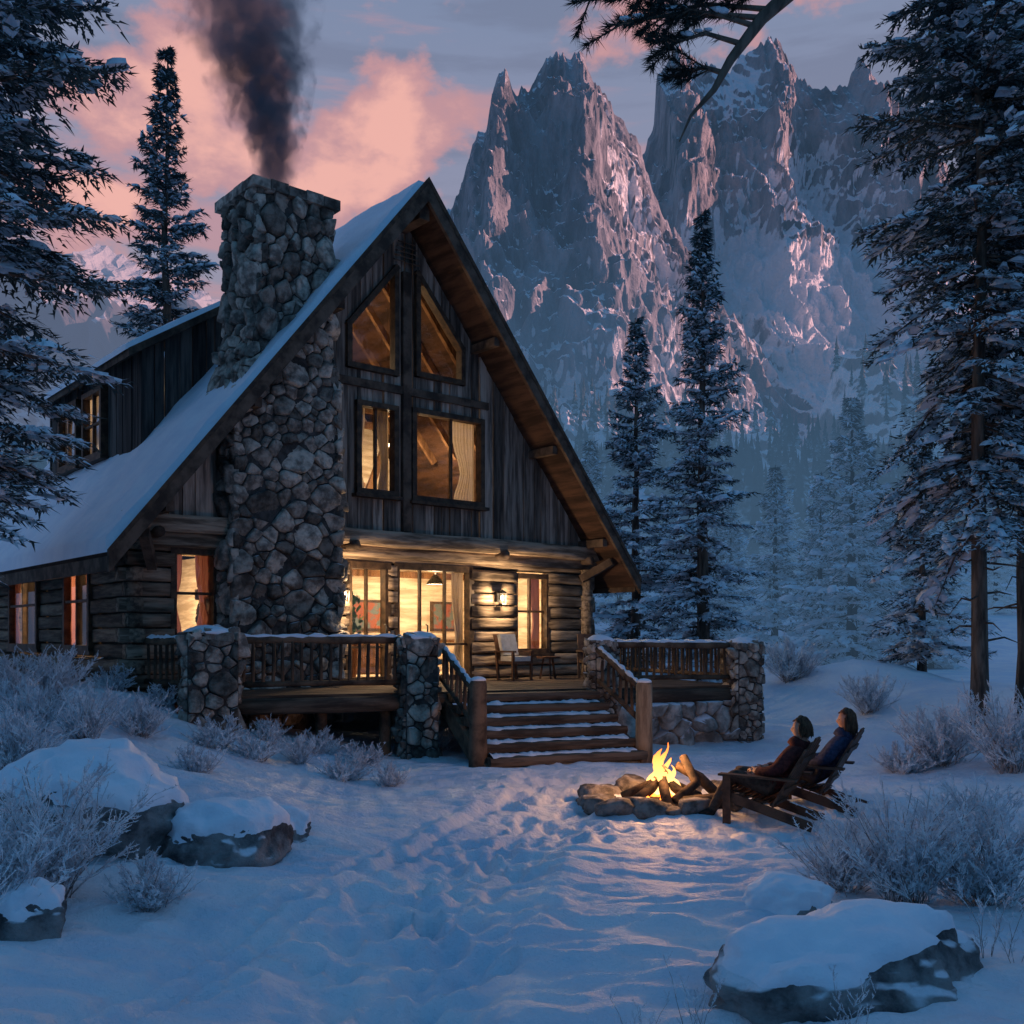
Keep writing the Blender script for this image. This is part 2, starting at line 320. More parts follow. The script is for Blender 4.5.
def massif(name,sky,Y0,D,zf,seed,nx,nr,mat,jag=1.,pw=1.6,amp=1.,s0=.42,field=None,summits=None,pyr=.8):
    a=np.array(sky,float); X=(a[:,0]-512)/F*Y0; S0=CH+(HY-a[:,1])/F*Y0; k=Y0/480
    x=np.linspace(X[0],X[-1],nx); S=np.interp(x,X,S0)
    S=S+jag*k*((ridged(x/(15*k),seed,.5,2)-.6)*10+(ridged(x/(5*k),seed+3,.5,2)-.55)*7)
    T=np.linspace(0,1,nr)**1.1; xx,T=np.meshgrid(x,T); SS=np.maximum(np.broadcast_to(S,xx.shape),zf+5); A=(SS-zf)
    Z=zf+A*(1-T)**pw; Y=Y0-D*T
    if summits is not None:
        sx=np.array([(p-512)/F*Y0 for p,_ in summits]); lean=np.array([q for _,q in summits])
        wob=14*k*fbm(Z/(60*k),xx/(200*k),seed+8,3)
        dd=np.min(np.stack([np.abs(xx+wob-(s_+l_*T*D)) for s_,l_ in zip(sx,lean)],-1),-1)
        Y=Y+pyr*np.minimum(dd,110*k)*np.minimum(1,T*6+.25)*(1-.45*T)-12*k
    wx=xx+22*k*fbm(xx/(60*k),Z/(60*k),seed,3); wz=Z+22*k*fbm(xx/(60*k)+9,Z/(60*k),seed+4,3)+.45*xx
    r1=ridged(wx/(95*k),wz/(210*k),seed+1,2); r2=ridged(wx/(42*k)+3,wz/(75*k),seed+2,2); r3=ridged(wx/(19*k),wz/(26*k),seed+5,2); r4=ridged(wx/(8*k),wz/(10*k),seed+6,2); r5=ridged(xx/(3.4*k),Z/(5*k),seed+7,1)
    env=np.minimum(1,T*9+.05)*(.35+.65*np.clip(A*(1-T)/(120*k),0,1))
    Y=Y-amp*k*env*((r1-.3)*(55 if summits is None else 30)+(r2-.3)*24+(r3-.3)*14+(r4-.4)*8+(r5-.5)*3)
    Z=Z+amp*k*np.minimum(1,T*7)*env*((r2-.5)*12+(r3-.5)*8+(r4-.5)*4)
    P=np.stack([xx,Y,Z],-1); du=np.gradient(P,axis=1); dv=np.gradient(P,axis=0); n=np.cross(dv,du); n/=np.linalg.norm(n,axis=-1)[...,None]+1e-9
    n*=np.sign(n[...,2:3]+1e-9)
    gul=np.clip(.62-(.5*r1+.3*r2+.2*r3),0,1)
    snow=.5+(n[...,2]-s0)*1.0+gul*1.5-.22
    if field is not None: snow=snow+field(xx/Y0*F+512,HY-(Z-CH)/Y*F)
    tb=np.linspace(1,.08,8)[:,None]; xb=np.repeat(x[None],8,0); Yb=Y[0][None]+tb*D*.6; Zb=S[None]-(S[None]-zf)*tb**.8
    o=gridmesh(name,np.vstack([xb,xx]),np.vstack([Yb,Y]),np.vstack([Zb,Z]),mat,False,np.vstack([np.full((8,len(x)),.3),snow]))
    return o,P
s1=[(360,420),(410,300),(438,240),(453,214),(470,172),(486,132),(496,100),(506,96),(518,106),(534,92),(548,70),(562,74),(578,72),(592,95),(606,112),(622,130),(640,156),(650,185),(664,215),(695,255),(745,320),(810,400),(880,450)]
s2=[(560,300),(610,230),(640,168),(650,140),(653,88),(664,68),(690,66),(706,74),(722,86),(742,66),(762,52),(785,74),(805,95),(830,108),(848,82),(862,86),(880,104),(905,130),(960,190),(1040,260),(1160,380)]
f1=lambda px,py: .24*ss((py-260)/110)-.08*ss((200-py)/80)
f2=lambda px,py: .6*ss((py-215-.10*(px-760))/70)*ss((px-680)/60)-.08*ss((190-py)/60)
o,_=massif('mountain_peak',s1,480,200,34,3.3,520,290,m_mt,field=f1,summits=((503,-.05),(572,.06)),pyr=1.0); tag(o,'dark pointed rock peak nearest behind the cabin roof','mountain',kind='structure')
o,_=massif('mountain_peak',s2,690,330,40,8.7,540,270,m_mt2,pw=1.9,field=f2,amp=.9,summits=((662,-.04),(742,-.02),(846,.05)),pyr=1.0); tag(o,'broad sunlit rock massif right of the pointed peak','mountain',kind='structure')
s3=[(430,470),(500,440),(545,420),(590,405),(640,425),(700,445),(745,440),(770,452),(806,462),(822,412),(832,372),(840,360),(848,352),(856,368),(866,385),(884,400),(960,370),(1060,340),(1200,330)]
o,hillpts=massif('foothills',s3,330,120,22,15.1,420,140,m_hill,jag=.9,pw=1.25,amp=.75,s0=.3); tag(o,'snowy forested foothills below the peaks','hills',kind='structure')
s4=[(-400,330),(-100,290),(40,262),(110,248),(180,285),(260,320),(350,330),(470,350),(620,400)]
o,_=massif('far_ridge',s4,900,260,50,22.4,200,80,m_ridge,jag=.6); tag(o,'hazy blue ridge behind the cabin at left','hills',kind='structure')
# ------------------------------------------------------------------ stones
def clip(poly,p,n):
    out=[]
    for i in range(len(poly)):
        a=poly[i];b=poly[(i+1)%len(poly)]
        da=(a[0]-p[0])*n[0]+(a[1]-p[1])*n[1]; db=(b[0]-p[0])*n[0]+(b[1]-p[1])*n[1]
        if da<=0: out.append(a)
        if da*db<0:
            t=da/(da-db); out.append((a[0]+t*(b[0]-a[0]),a[1]+t*(b[1]-a[1])))
    return out
def stones(mb,a0,a1,b0,b1,size,f,hh=.09):
    W=a1-a0;H=b1-b0; sd=[]
    for i in range(int(60*W*H/size**2)+60):
        x=U(a0,a1);y=U(b0,b1);r=size*(U(.26,.42) if random.random()<.55 else U(.42,.78))*(1 if i<25*W*H/size**2 else .62)
        if all(math.hypot((p-x)*.8,q-y)>.72*(r+s) for p,q,s in sd): sd.append((x,y,r))
    for k,(x,y,r0) in enumerate(sd):
        poly=[(a0,b0),(a1,b0),(a1,b1),(a0,b1)]
        for l,(p,q,r1) in enumerate(sd):
            if l==k or abs(p-x)>2.8*size or abs(q-y)>2.8*size: continue
            dx,dy=p-x,q-y; d=math.hypot(dx,dy); t=min(.85,max(.15,.5+(r0*r0-r1*r1)/(2*d*d)))
            poly=clip(poly,(x+dx*t,y+dy*t),(dx/d,dy/d))
            if len(poly)<3: break
        if len(poly)<3: continue
        for it in range(2):
            q=[]; c_=(.11,.24)[it]
            for i in range(len(poly)):
                a=poly[i];b=poly[(i+1)%len(poly)]
                q+=[(a[0]*(1-c_)+b[0]*c_,a[1]*(1-c_)+b[1]*c_),(a[0]*c_+b[0]*(1-c_),a[1]*c_+b[1]*(1-c_))]
            poly=q
        n=len(poly); cx=sum(p[0] for p in poly)/n; cy=sum(p[1] for p in poly)/n
        r=sum(math.hypot(p[0]-cx,p[1]-cy) for p in poly)/n
        if r<.025: continue
        g=max(.6,1-.013/r); h=hh*U(.4,1.7)*min(1.2,.5+r/size); tx,ty=U(-.5,.5),U(-.5,.5); sx,sy=U(-.3,.3)*r,U(-.3,.3)*r
        vs=[];fs=[]
        prof=[(g,-.06/h),(g,.2),(g*.96,.66),(g*.84,.86),(g*.4,1.0)]
        for sc,z in prof:
            for p in poly:
                ax=(p[0]-cx)*sc+sx*(1-sc); ay=(p[1]-cy)*sc+sy*(1-sc)
                vs.append(f(cx+ax,cy+ay,h*z+(tx*ax+ty*ay)*(z>0)+(U(-.014,.014) if z>.2 else 0)))
        vs.append(f(cx+sx,cy+sy,h*U(.85,1.1)))
        for r_ in range(len(prof)-1):
            for i in range(n): fs.append((r_*n+i,r_*n+(i+1)%n,(r_+1)*n+(i+1)%n,(r_+1)*n+i))
        t=(len(prof)-1)*n
        for i in range(n): fs.append((t+i,t+(i+1)%n,len(vs)-1))
        mb.add(vs,fs)
_ico={}
def ico(sub):
    if sub not in _ico:
        bm=bmesh.new(); bmesh.ops.create_icosphere(bm,subdivisions=sub,radius=1); bm.verts.ensure_lookup_table()
        _ico[sub]=(np.array([v.co[:] for v in bm.verts]),[tuple(v.index for v in f.verts) for f in bm.faces]); bm.free()
    return _ico[sub]
def rockverts(seed,sub=4,amp=.2,planes=12,sqr=.55):
    V,Fs=ico(sub); V=V.copy(); r=np.random.default_rng(seed)
    V[:,:2]*=(1/np.maximum(.5,np.sqrt(np.clip(1-V[:,2]**2,0,1)))**sqr)[:,None]
    for i in range(planes):
        n=r.normal(size=3); n[2]*=.7; n/=np.linalg.norm(n); d=r.uniform(.62,.9); k=np.maximum(0,V@n-d); V-=k[:,None]*n*.9
    V*=(1+amp*fbm(V[:,0]*1.3+seed,V[:,1]*1.3,V[:,2]*1.3,4)+amp*.9*(ridged(V[:,0]*2.2+seed,V[:,1]*2.2,V[:,2]*2.2,3)-.5)+.045*fbm(V[:,0]*8+seed,V[:,1]*8,V[:,2]*8,2))[:,None]
    return V,Fs
def boulder(loc,size,rz,seed,label,group=None,snow=True,name='boulder',sub=5,thick=.09,mat=None,st=.42,sqr=.55,planes=12):
    t=thing(name,loc,rz,label,'rock',group)
    V,Fs=rockverts(seed,sub,planes=planes,sqr=sqr); V=V*np.array(size); V[:,2]+=size[2]*.3
    m=MB(); m.v=[tuple(v) for v in V]; m.f=Fs; ro=m.build('rock',mat or m_rock,t,smooth=True)
    if snow:
        me=ro.data; nr=np.zeros(len(V)*3); me.vertices.foreach_get('normal',nr); nr=nr.reshape(-1,3)
        E_=np.array([e.vertices[:] for e in me.edges]); sn_=nr.copy(); dg=np.bincount(E_.ravel(),minlength=len(V))[:,None]+1
        for _ in range(9):
            ac=sn_.copy(); np.add.at(ac,E_[:,0],sn_[E_[:,1]]); np.add.at(ac,E_[:,1],sn_[E_[:,0]]); sn_=ac/dg
        sn_/=np.linalg.norm(sn_,axis=1)[:,None]+1e-9
        ns=sn_[:,2]+.26*fbm(V[:,0]*2.2+seed,V[:,1]*2.2,V[:,2]*2.2,3)
        zt=ss((V[:,2]/size[2]-.2)/.6); k=ss((ns-st)/.42)*zt
        S=V+sn_*(-.035+.06*k[:,None])+np.stack([0*k,0*k,thick*k*(.75+.35*fbm(V[:,0]*2,V[:,1]*2,seed,2))-.02*(1-k)],-1)
        keep=[f for f in Fs if max(k[i] for i in f)>.02]
        m=MB(); m.v=[tuple(v) for v in S]; m.f=keep; m.build('snow_cap',m_snow,t,smooth=True)
    return t
# ------------------------------------------------------------------ cabin
cabin=thing('log_cabin',HO,AL,'steep roofed log cabin with stone chimney and glowing windows','cabin')
SL=1.244
ztop=lambda u:11.3-SL*abs(u); zun=lambda u:10.94-SL*abs(u)
mb=MB()
v0,v1=0.0,12.5
for sg in (-1,1):
    pts=[(0,11.3),(sg*6.19,3.6),(sg*6.12,3.36),(0,10.94)]
    n=len(mb.v)
    mb.v+=[(u,v0,z) for u,z in pts]+[(u,v1,z) for u,z in pts]
    mb.f+=[(n,n+1,n+2,n+3),(n+4,n+5,n+6,n+7),(n,n+1,n+5,n+4),(n+1,n+2,n+6,n+5),(n+2,n+3,n+7,n+6)]
roof=mb.build('roof',m_roof,cabin,recalc=True)
def snowslope(p00,du,dv,nu,nv,th,seed,up):
    m=MB(); p00=Vector(p00);du=Vector(du);dv=Vector(dv);up=Vector(up)
    a=np.linspace(0,1,nu);b=np.linspace(0,1,nv); A,B=np.meshgrid(a,b)
    nn=fbm(A*du.length/1.3+seed,B*dv.length/1.3,seed,4)
    edge=np.minimum.reduce([A*du.length,(1-A)*du.length,B*dv.length,(1-B)*dv.length]); e=np.sqrt(np.clip(edge/.1,0,1))
    h=th*e*(1+.7*nn)
    for j in range(nv):
        for i in range(nu):
            m.v.append(tuple(p00+du*a[i]+dv*b[j]+up*(h[j,i]-.012)))
    for j in range(nv-1):
        for i in range(nu-1): m.f.append((j*nu+i,j*nu+i+1,(j+1)*nu+i+1,(j+1)*nu+i))
    return m
snowslope((0,.03,11.31),(-6.24,0,-7.76),(0,12.4,0),90,120,.15,1.,(-.3,0,1)).build('roof_snow',m_snow,roof,True)
snowslope((0,.03,11.31),(6.24,0,-7.76),(0,12.4,0),60,60,.14,2.,(.3,0,1)).build('roof_snow',m_snow,roof,True)
for sg in (-1,1):
    m=MB(); m.prism([(0,-.07,11.36),(sg*6.26,-.07,3.57),(sg*6.26,-.07,3.2),(0,-.07,10.90)],(0,.075,0)); m.build('barge_board',m_timber,cabin,recalc=True)
    m=MB(); m.prism([(0,-.085,11.38),(sg*6.27,-.085,3.585),(sg*6.27,-.085,3.47),(0,-.085,11.25)],(0,.012,0)); m.build('barge_trim',m_frame,cabin,recalc=True)
    m=MB(); m.beam((sg*6.17,.02,3.36),(sg*6.17,12.45,3.36),.06,.24); m.build('eave_board',m_timber,cabin)
    for uu in (1.9,3.6,5.2):
        m=MB(); z=zun(uu)-.1; m.beam((sg*uu,.1,z),(sg*uu,1.2,z),.14,.18); m.build('purlin',m_timber,cabin)
m=MB(); m.beam((0,.08,zun(0)-.22),(0,1.2,zun(0)-.22),.24,.3); m.build('ridge_beam',m_timber,cabin)
for (a,b) in (((5.2,.9,3.55),(5.55,.2,3.95)),((-5.2,.9,3.4),(-5.6,.2,3.9))):
    m=MB(); m.beam(a,b,.16,.18); m.build('brace',m_timber,cabin)
lowh=[(-4.78,-3.99,2.18,3.70),(-1.2,-.27,1.27,3.62),(-.05,1.92,1.27,3.64),(3.21,4.21,1.83,3.57)]
uph=[(-1.06,-.17,lambda u:5.1,lambda u:6.87),(.28,2.1,lambda u:5.07,lambda u:6.91),
     (-1.28,-.16,lambda u:7.6,lambda u:8.42+(u+1.28)*1.21),(.38,1.56,lambda u:7.68,lambda u:9.78-(u-.38)*1.16)]
def boards(mb,e0,e1,wd,bottom,top,holes,fm,th=.06,extra=()):
    edges=[e0]; x=e0
    while x<e1-wd*.6: x+=wd*U(.7,1.35); edges.append(min(x,e1))
    if edges[-1]<e1: edges.append(e1)
    base=list(edges); jit=[U(0,.05) for _ in base]+[0]
    allp=sorted(set([round(q,4) for q in edges]+[round(q,4) for h in holes for q in h[:2]]+list(extra)))
    for a,b in zip(allp[:-1],allp[1:]):
        if b<=e0 or a>=e1 or b-a<.012: continue
        mid=(a+b)/2; bi=sum(1 for q in base if q<=mid); j=jit[min(bi,len(jit)-1)]
        hs=sorted([h for h in holes if h[0]-1e-3<=mid<=h[1]+1e-3],key=lambda h:h[2](mid))
        ga=.009 if any(abs(a-q)<1e-3 for q in base) else 0; gb=.009 if any(abs(b-q)<1e-3 for q in base) else 0
        a_,b_=a+ga,b-gb; cur=(bottom(a_),bottom(b_)); segs=[]
        for h in hs: segs.append((cur,(h[2](a_),h[2](b_)))); cur=(h[3](a_),h[3](b_))
        segs.append((cur,(top(a_),top(b_))))
        for lo,hi in segs:
            if (hi[0]-lo[0])+(hi[1]-lo[1])<.03: continue
            hi=(max(hi[0],lo[0]+.002),max(hi[1],lo[1]+.002))
            P=[fm(a_,j,lo[0]),fm(b_,j,lo[1]),fm(b_,j,hi[1]),fm(a_,j,hi[0])]; Q=[fm(a_,j-th,lo[0]),fm(b_,j-th,lo[1]),fm(b_,j-th,hi[1]),fm(a_,j-th,hi[0])]
            mb.add(P+Q,[(0,1,2,3),(7,6,5,4),(0,4,5,1),(1,5,6,2),(2,6,7,3),(3,7,4,0)])
VU,VL=.95,1.12
fU=lambda a,d,z:Vector((a,VU-d,z)); fL=lambda a,d,z:Vector((a,VL-d,z))
fS=lambda a,d,z:Vector((-5.45-d,a,z)); fSr=lambda a,d,z:Vector((5.45+d,a,z)); fD=lambda a,d,z:Vector((-4.4-d,a,z))
mb=MB(); boards(mb,-5.25,5.25,.27,lambda u:4.2,lambda u:zun(u)+.06,uph,fU,extra=(0.0,)); gw=mb.build('gable_wall',m_board,cabin)
def logwall(e0,e1,z0,z1,holes,fm,mat,name,r=.122,over=0):
    mb=MB(); bk=MB(); z=z0; k=0
    while z<z1-.05:
        zc=z+.135; cuts=sorted([(h[0],h[1]) for h in holes if h[2]-.06<zc<h[3]+.06])
        s=e0-(over if k%2 else over*.55); segs=[]
        for a,b in cuts: segs.append((s,a)); s=b
        segs.append((s,e1+(over if k%2==0 else over*.55)))
        for a,b in segs:
            if b-a<.05: continue
            n=max(2,int((b-a)/.35)+1); ax=[a+(b-a)*i/(n-1) for i in range(n)]; rr=r*U(.96,1.05); dd=U(-.02,.03)
            mb.tube([fm(q,dd+U(-.008,.008)+.02,zc+U(-.01,.01)) for q in ax],[rr*U(.96,1.04) for _ in ax],16,jit=.02,sq=.82)
            bk.prism([fm(max(a,e0),-.05,z),fm(min(b,e1),-.05,z),fm(min(b,e1),-.05,z+.27),fm(max(a,e0),-.05,z+.27)],fm(0,-.09,0)-fm(0,-.05,0))
        z+=.27;k+=1
    o=mb.build(name,mat,cabin,True,True); bk.build('chinking',m_chink,o); return o
logwall(-5.45,5.45,.7,4.0,lowh,fL,m_log,'front_wall',over=.28)
SW=((2.95,4.45),(6.4,8.6)); sideh=[(a,b,1.95,3.62) for a,b in SW]
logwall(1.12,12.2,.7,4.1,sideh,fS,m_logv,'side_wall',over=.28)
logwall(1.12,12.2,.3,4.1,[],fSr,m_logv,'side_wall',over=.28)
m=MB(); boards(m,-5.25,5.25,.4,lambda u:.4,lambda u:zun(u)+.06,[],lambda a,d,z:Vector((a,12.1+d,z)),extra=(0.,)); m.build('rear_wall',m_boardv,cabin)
m=MB(); m.tube([(-5.75+i*.96,.81+U(-.02,.02),4.16+U(-.015,.015)) for i in range(13)],[.165*U(.95,1.05) for i in range(13)],16,jit=.025,sq=.75); m.build('floor_beam',m_log,cabin,True,True)
m=MB(); m.tube([(-5.8,.95,3.9),(5.7,.95,3.9)],[.12,.12],16,sq=.8); m.build('floor_beam',m_log,cabin,True,True)
for uu in (-5.2,-1.3,2.55,5.2):
    m=MB(); m.tube([(uu,.55,3.98),(uu,1.2,3.98)],.10,9); m.build('joist_end',m_timber,cabin,True,True)
m=MB(); m.beam((.1,.885,4.35),(.1,.885,9.75),.2,.1,up=(0,1,0)); m.build('centre_post',m_timber,cabin)
m=MB(); m.beam((-1.5,.905,7.28),(2.3,.905,7.28),.16,.1,up=(0,1,0)); m.build('crossbeam',m_timber,cabin)
m=MB(); m.tube([(5.45,1.0,1.2),(5.45,1.0,4.0)],.17,10); m.build('corner_post',m_log,cabin,True,True)
m=MB()
for k in range(5): m.beam((-.22+.03*k,VU-.1,9.95+.1*k),(.42-.03*k,VU-.1,9.95+.1*k),.09,.02,up=(0,-.5,1))
m.build('gable_vent',m_timber,cabin)
def window(poly,fm,mull=(),name='window',curt=(),handle=None,sill=True,fw=.11,d0=0.,cd=-.22,cm=None):
    nrm=fm(0,1,0)-fm(0,0,0); mb=MB(); n=len(poly)
    for i in range(n):
        (a,z),(b,y)=poly[i],poly[(i+1)%n]; p=fm(a,.03+d0*.5,z);q=fm(b,.03+d0*.5,y); d=(q-p).normalized()
        hor=abs(d.z)<.9; mb.beam(p-d*fw*.5,q+d*fw*.5,fw,.2+(.008 if hor else 0),up=nrm)
    w=mb.build(name,m_frame,cabin)
    m=MB()
    for (a,z),(b,y) in mull: m.beam(fm(a,d0,z),fm(b,d0,y),.05,.07+.006*(a==b),up=nrm)
    if mull: m.build('mullion',m_frame,w)
    m=MB(); pv_=[fm(a,d0-.02,z) for a,z in poly]
    if (pv_[1]-pv_[0]).cross(pv_[2]-pv_[0]).dot(nrm)<0: pv_=pv_[::-1]
    m.add(pv_,[tuple(range(n))]); m.build('pane',m_glass,w)
    if sill:
        a0=min(p[0] for p in poly)-.12;a1=max(p[0] for p in poly)+.12;z0=min(p[1] for p in poly)
        m=MB(); m.beam(fm(a0,.09,z0-.09),fm(a1,.09,z0-.09),.24,.07); sl_=m.build('sill',m_frame,w)
    z0=min(p[1] for p in poly);z1=max(p[1] for p in poly)
    for c0,c1 in curt:
        m=MB(); k=40; left=(c0+c1)/2<(poly[0][0]+poly[1][0])/2; am=.04 if cd<-.1 else .012
        for i in range(k):
            a=c0+(c1-c0)*i/(k-1)
            for j in range(9):
                t=j/8; g=1-.38*math.exp(-((t-.62)/.22)**2); aa=c0+(a-c0)*g if left else c1+(a-c1)*g
                m.v.append(tuple(fm(aa,cd+am*math.sin(i*1.15+.6*t)+am*.3*math.sin(i*2.7),z1-(z1-z0-.02)*t)))
        for i in range(k-1):
            for j in range(8): m.f.append((i*9+j,i*9+j+1,(i+1)*9+j+1,(i+1)*9+j))
        m.build('curtain',cm or m_curt,w,True)
    if handle:
        m=MB(); a,z=handle; m.tube([fm(a,.13,z-.12),fm(a,.19,z-.1),fm(a,.19,z+.1),fm(a,.13,z+.12)],.018,7); m.build('handle',m_metal,w,True)
    return w
rect=lambda a,b,z,y:[(a,z),(b,z),(b,y),(a,y)]
window(rect(-4.78,-3.99,2.18,3.70),fL,[((-4.78,2.95),(-3.99,2.95))],curt=[(-4.78,-4.5),(-4.25,-3.99)],cm=m_curt2)
window(rect(3.21,4.21,1.83,3.57),fL,[((3.71,1.83),(3.71,3.57)),((3.21,2.75),(4.21,2.75))],curt=[(3.21,3.5),(3.92,4.21)],cm=m_curt2)
window(rect(-1.2,-.27,1.27,3.62),fL,[((-1.2,1.95),(-.27,1.95)),((-.73,1.95),(-.73,3.62))],name='door',handle=(-.36,2.3),sill=False,fw=.14)
window(rect(-.05,1.92,1.27,3.64),fL,[((.6,1.27),(.6,3.64)),((1.26,1.27),(1.26,3.64)),((-.05,2.0),(1.92,2.0))],name='door',curt=[(-.05,.22),(1.62,1.92)],handle=(.68,2.3),sill=False,fw=.13)
window(rect(-1.06,-.17,5.1,6.87),fU,[((-.62,5.1),(-.62,6.87))],curt=[(-1.06,-.74),(-.42,-.17)])
window(rect(.28,2.1,5.07,6.91),fU,[((1.3,5.07),(1.3,6.91))],curt=[(.28,.55),(1.5,2.1)])
window([(-1.28,7.6),(-.16,7.6),(-.16,9.775),(-1.28,8.42)],fU,[],sill=False)
window([(.38,7.68),(1.56,7.68),(1.56,8.41),(.38,9.78)],fU,[],sill=False)
for a,b in SW:
    window(rect(a,b,1.95,3.62),fS,[(((a+b)/2,1.95),((a+b)/2,3.62)),((a,2.85),(b,2.85))],curt=[(a,a+.5),(b-.5,b)],d0=.15,cd=.07,cm=m_curt2)
# dormer
zd=lambda u:7.86+.65*(4.7-abs(u))
mb=MB(); mb.prism([(-.9,3.35,zd(.9)),(-4.75,3.35,zd(4.75)),(-4.75,3.35,zd(4.75)-.16),(-.9,3.35,zd(.9)-.16)],(0,6.6,0)); dorm=mb.build('dormer_roof',m_timber,cabin,recalc=True)
snowslope((-1.0,3.36,zd(1.0)+.005),(-3.8,0,-.65*3.8),(0,6.58,0),50,70,.13,4.,(-.15,0,1)).build('roof_snow',m_snow,dorm,True)
mb=MB(); boards(mb,-4.4,-1.2,.24,lambda u:ztop(u)-.15,lambda u:max(zd(u)-.1,ztop(u)-.14),[],lambda a,d,z:Vector((a,3.62-d,z)))
dh=[(5.6,6.8,6.1,7.5),(7.3,8.6,6.1,7.5)]
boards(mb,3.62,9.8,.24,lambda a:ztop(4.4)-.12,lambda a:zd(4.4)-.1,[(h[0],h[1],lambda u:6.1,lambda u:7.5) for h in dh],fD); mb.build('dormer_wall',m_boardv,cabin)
for h in dh: window(rect(h[0],h[1],h[2],h[3]),fD,[(((h[0]+h[1])/2,h[2]),((h[0]+h[1])/2,h[3])),((h[0],6.8),(h[1],6.8))],curt=[(h[0],h[0]+.6),(h[1]-.6,h[1])],d0=.10,cd=.02)
# interior
mb=MB(); mb.box(-5.3,5.3,1.2,12,1.12,1.25); mb.box(-5.2,5.2,1.06,6,4.02,4.12); mb.box(-2,5.3,5.5,5.6,1.25,4.02); mb.box(-2.1,-2,2.05,12,1.25,4.02)
mb.prism([(-5.1,6,4.12),(5.1,6,4.12),(.1,6,10.8),(-.1,6,10.8)],(0,.1,0)); mb.box(5.12,5.2,1.3,5.5,1.25,4.02)
inter=mb.build('interior',m_int,cabin)
m_pict=M('painted_canvas',(.28,.09,.05),(.12,.16,.16),(4,4,4),bump=0,lo=.45,hi=.55)
for b in ((1.5,2.5,5.42,5.49,2.3,3.1),(.3,.95,5.42,5.49,2.4,3.05),(4.0,4.8,5.42,5.49,2.3,3.1)):
    m=MB(); m.box(*b); pf=m.build('picture_frame',m_frame,inter); m=MB(); m.box(b[0]+.07,b[1]-.07,b[2]-.012,b[2]-.004,b[4]+.07,b[5]-.07); m.build('picture',m_pict,inter)
m=MB(); m.box(-.7,.2,5.2,5.48,1.27,3.4)
for z in (1.6,2.1,2.6,3.0): m.box(-.65,.15,5.15,5.19,z,z+.06)
m.build('bookcase',m_intwood,inter)
m=MB(); m.box(.3,2.2,4.2,5.0,1.27,1.65); m.box(.3,2.2,4.85,5.1,1.65,2.1); m.build('sofa',m_chairwood,inter)
m=MB(); m.box(2.7,2.85,5.4,5.49,1.3,4.0); m.box(-1.9,5.1,5.4,5.49,3.7,3.86); m.box(-1.9,5.1,5.43,5.49,2.0,2.08); m.build('wall_trim',m_intwood,inter)
m=MB(); m.tube([(2.4,3.0,1.27),(2.4,3.0,1.9),(2.4,3.0,1.95)],[.03,.03,.4],12); m.build('side_table',m_intwood,inter)
for k in range(3):
    m=MB(); m.beam((-2.3,2.2+k*1.5,7.5),(2.3,2.2+k*1.5,7.5),.12,.16); m.build('ceiling_beam',m_intwood,inter)
for k in range(5):
    for sg in (-1,1):
        m=MB(); v=1.6+k*.95; m.beam((sg*.1,v,zun(.1)-.09),(sg*3.4,v,zun(3.4)-.09),.1,.15,up=(1,0,1)); m.build('rafter',m_intwood,inter)
m=MB(); m.beam((1.6,5.9,4.2),(3.1,5.9,7.8),.18,.1,up=(0,1,0)); m.beam((.4,5.9,6.1),(2.2,5.9,6.1),.12,.1,up=(0,1,0)); m.beam((.9,5.9,4.2),(.9,5.9,8.6),.16,.12,up=(0,1,0)); m.beam((-1.2,5.9,7.3),(2.0,5.9,9.4),.14,.1,up=(0,1,0)); m.build('timber_framing',m_intwood,inter)
m=MB(); m.box(1.2,1.75,5.3,5.85,4.2,6.0); m.build('wardrobe',m_intwood,inter)
def plight(name,loc,e,col,rad,parent=None):
    l=bpy.data.lights.new(name,'POINT'); l.energy=e; l.color=col; l.shadow_soft_size=rad
    o=bpy.data.objects.new(name,l); C.objects.link(o); o.location=loc
    if parent: o.parent=parent
    return o
WARM=(1,.70,.40)
def pendant(u,v,zc,ztopc,e):
    m=MB(); m.tube([(u,v,ztopc),(u,v,zc+.2)],.012,6)
    m.tube([(u,v,zc+.22),(u,v,zc+.16),(u,v,zc-.02)],[.04,.1,.24],16,cap=False); m.build('ceiling_lamp',m_metal,inter,True)
    plight('lamp_light',(u,v,zc-.08),e,WARM,.09,cabin)
pendant(2.6,3.3,3.45,4.02,420); pendant(-4.0,5.2,3.3,4.02,460); pendant(-.4,2.6,3.5,4.02,150)
pendant(1.6,3.6,6.75,7.5,400)
plight('lamp_light',(-.5,3.2,8.2),110,WARM,.12,cabin)
plight('lamp_light',(-3.85,7.05,7.35),40,WARM,.06,cabin)
def sconce(u,z,e):
    m=MB(); m.box(u-.05,u+.05,VL-.22,VL-.15,z-.1,z+.14); m.beam((u,VL-.2,z+.1),(u,VL-.34,z+.13),.03,.03)
    for a,b in ((-1,-1),(1,-1),(1,1),(-1,1)): m.beam((u+a*.05,VL-.34+b*.05,z-.14),(u+a*.06,VL-.34+b*.06,z+.08),.012,.012)
    m.add([(u-.09,VL-.43,z+.08),(u+.09,VL-.43,z+.08),(u+.09,VL-.25,z+.08),(u-.09,VL-.25,z+.08),(u,VL-.34,z+.17)],[(0,1,4),(1,2,4),(2,3,4),(3,0,4),(0,3,2,1)])
    m.box(u-.06,u+.06,VL-.4,VL-.28,z-.17,z-.14); s=m.build('wall_lamp',m_metal,cabin)
    m=MB(); V,Fs=ico(2); m.add([(u+v[0]*.04,VL-.34+v[1]*.04,z-.02+v[2]*.07) for v in V],Fs); m.build('bulb',m_lampglow,s,True)
    plight('lamp_light',(u,VL-.52,z-.05),e,WARM,.06,cabin)
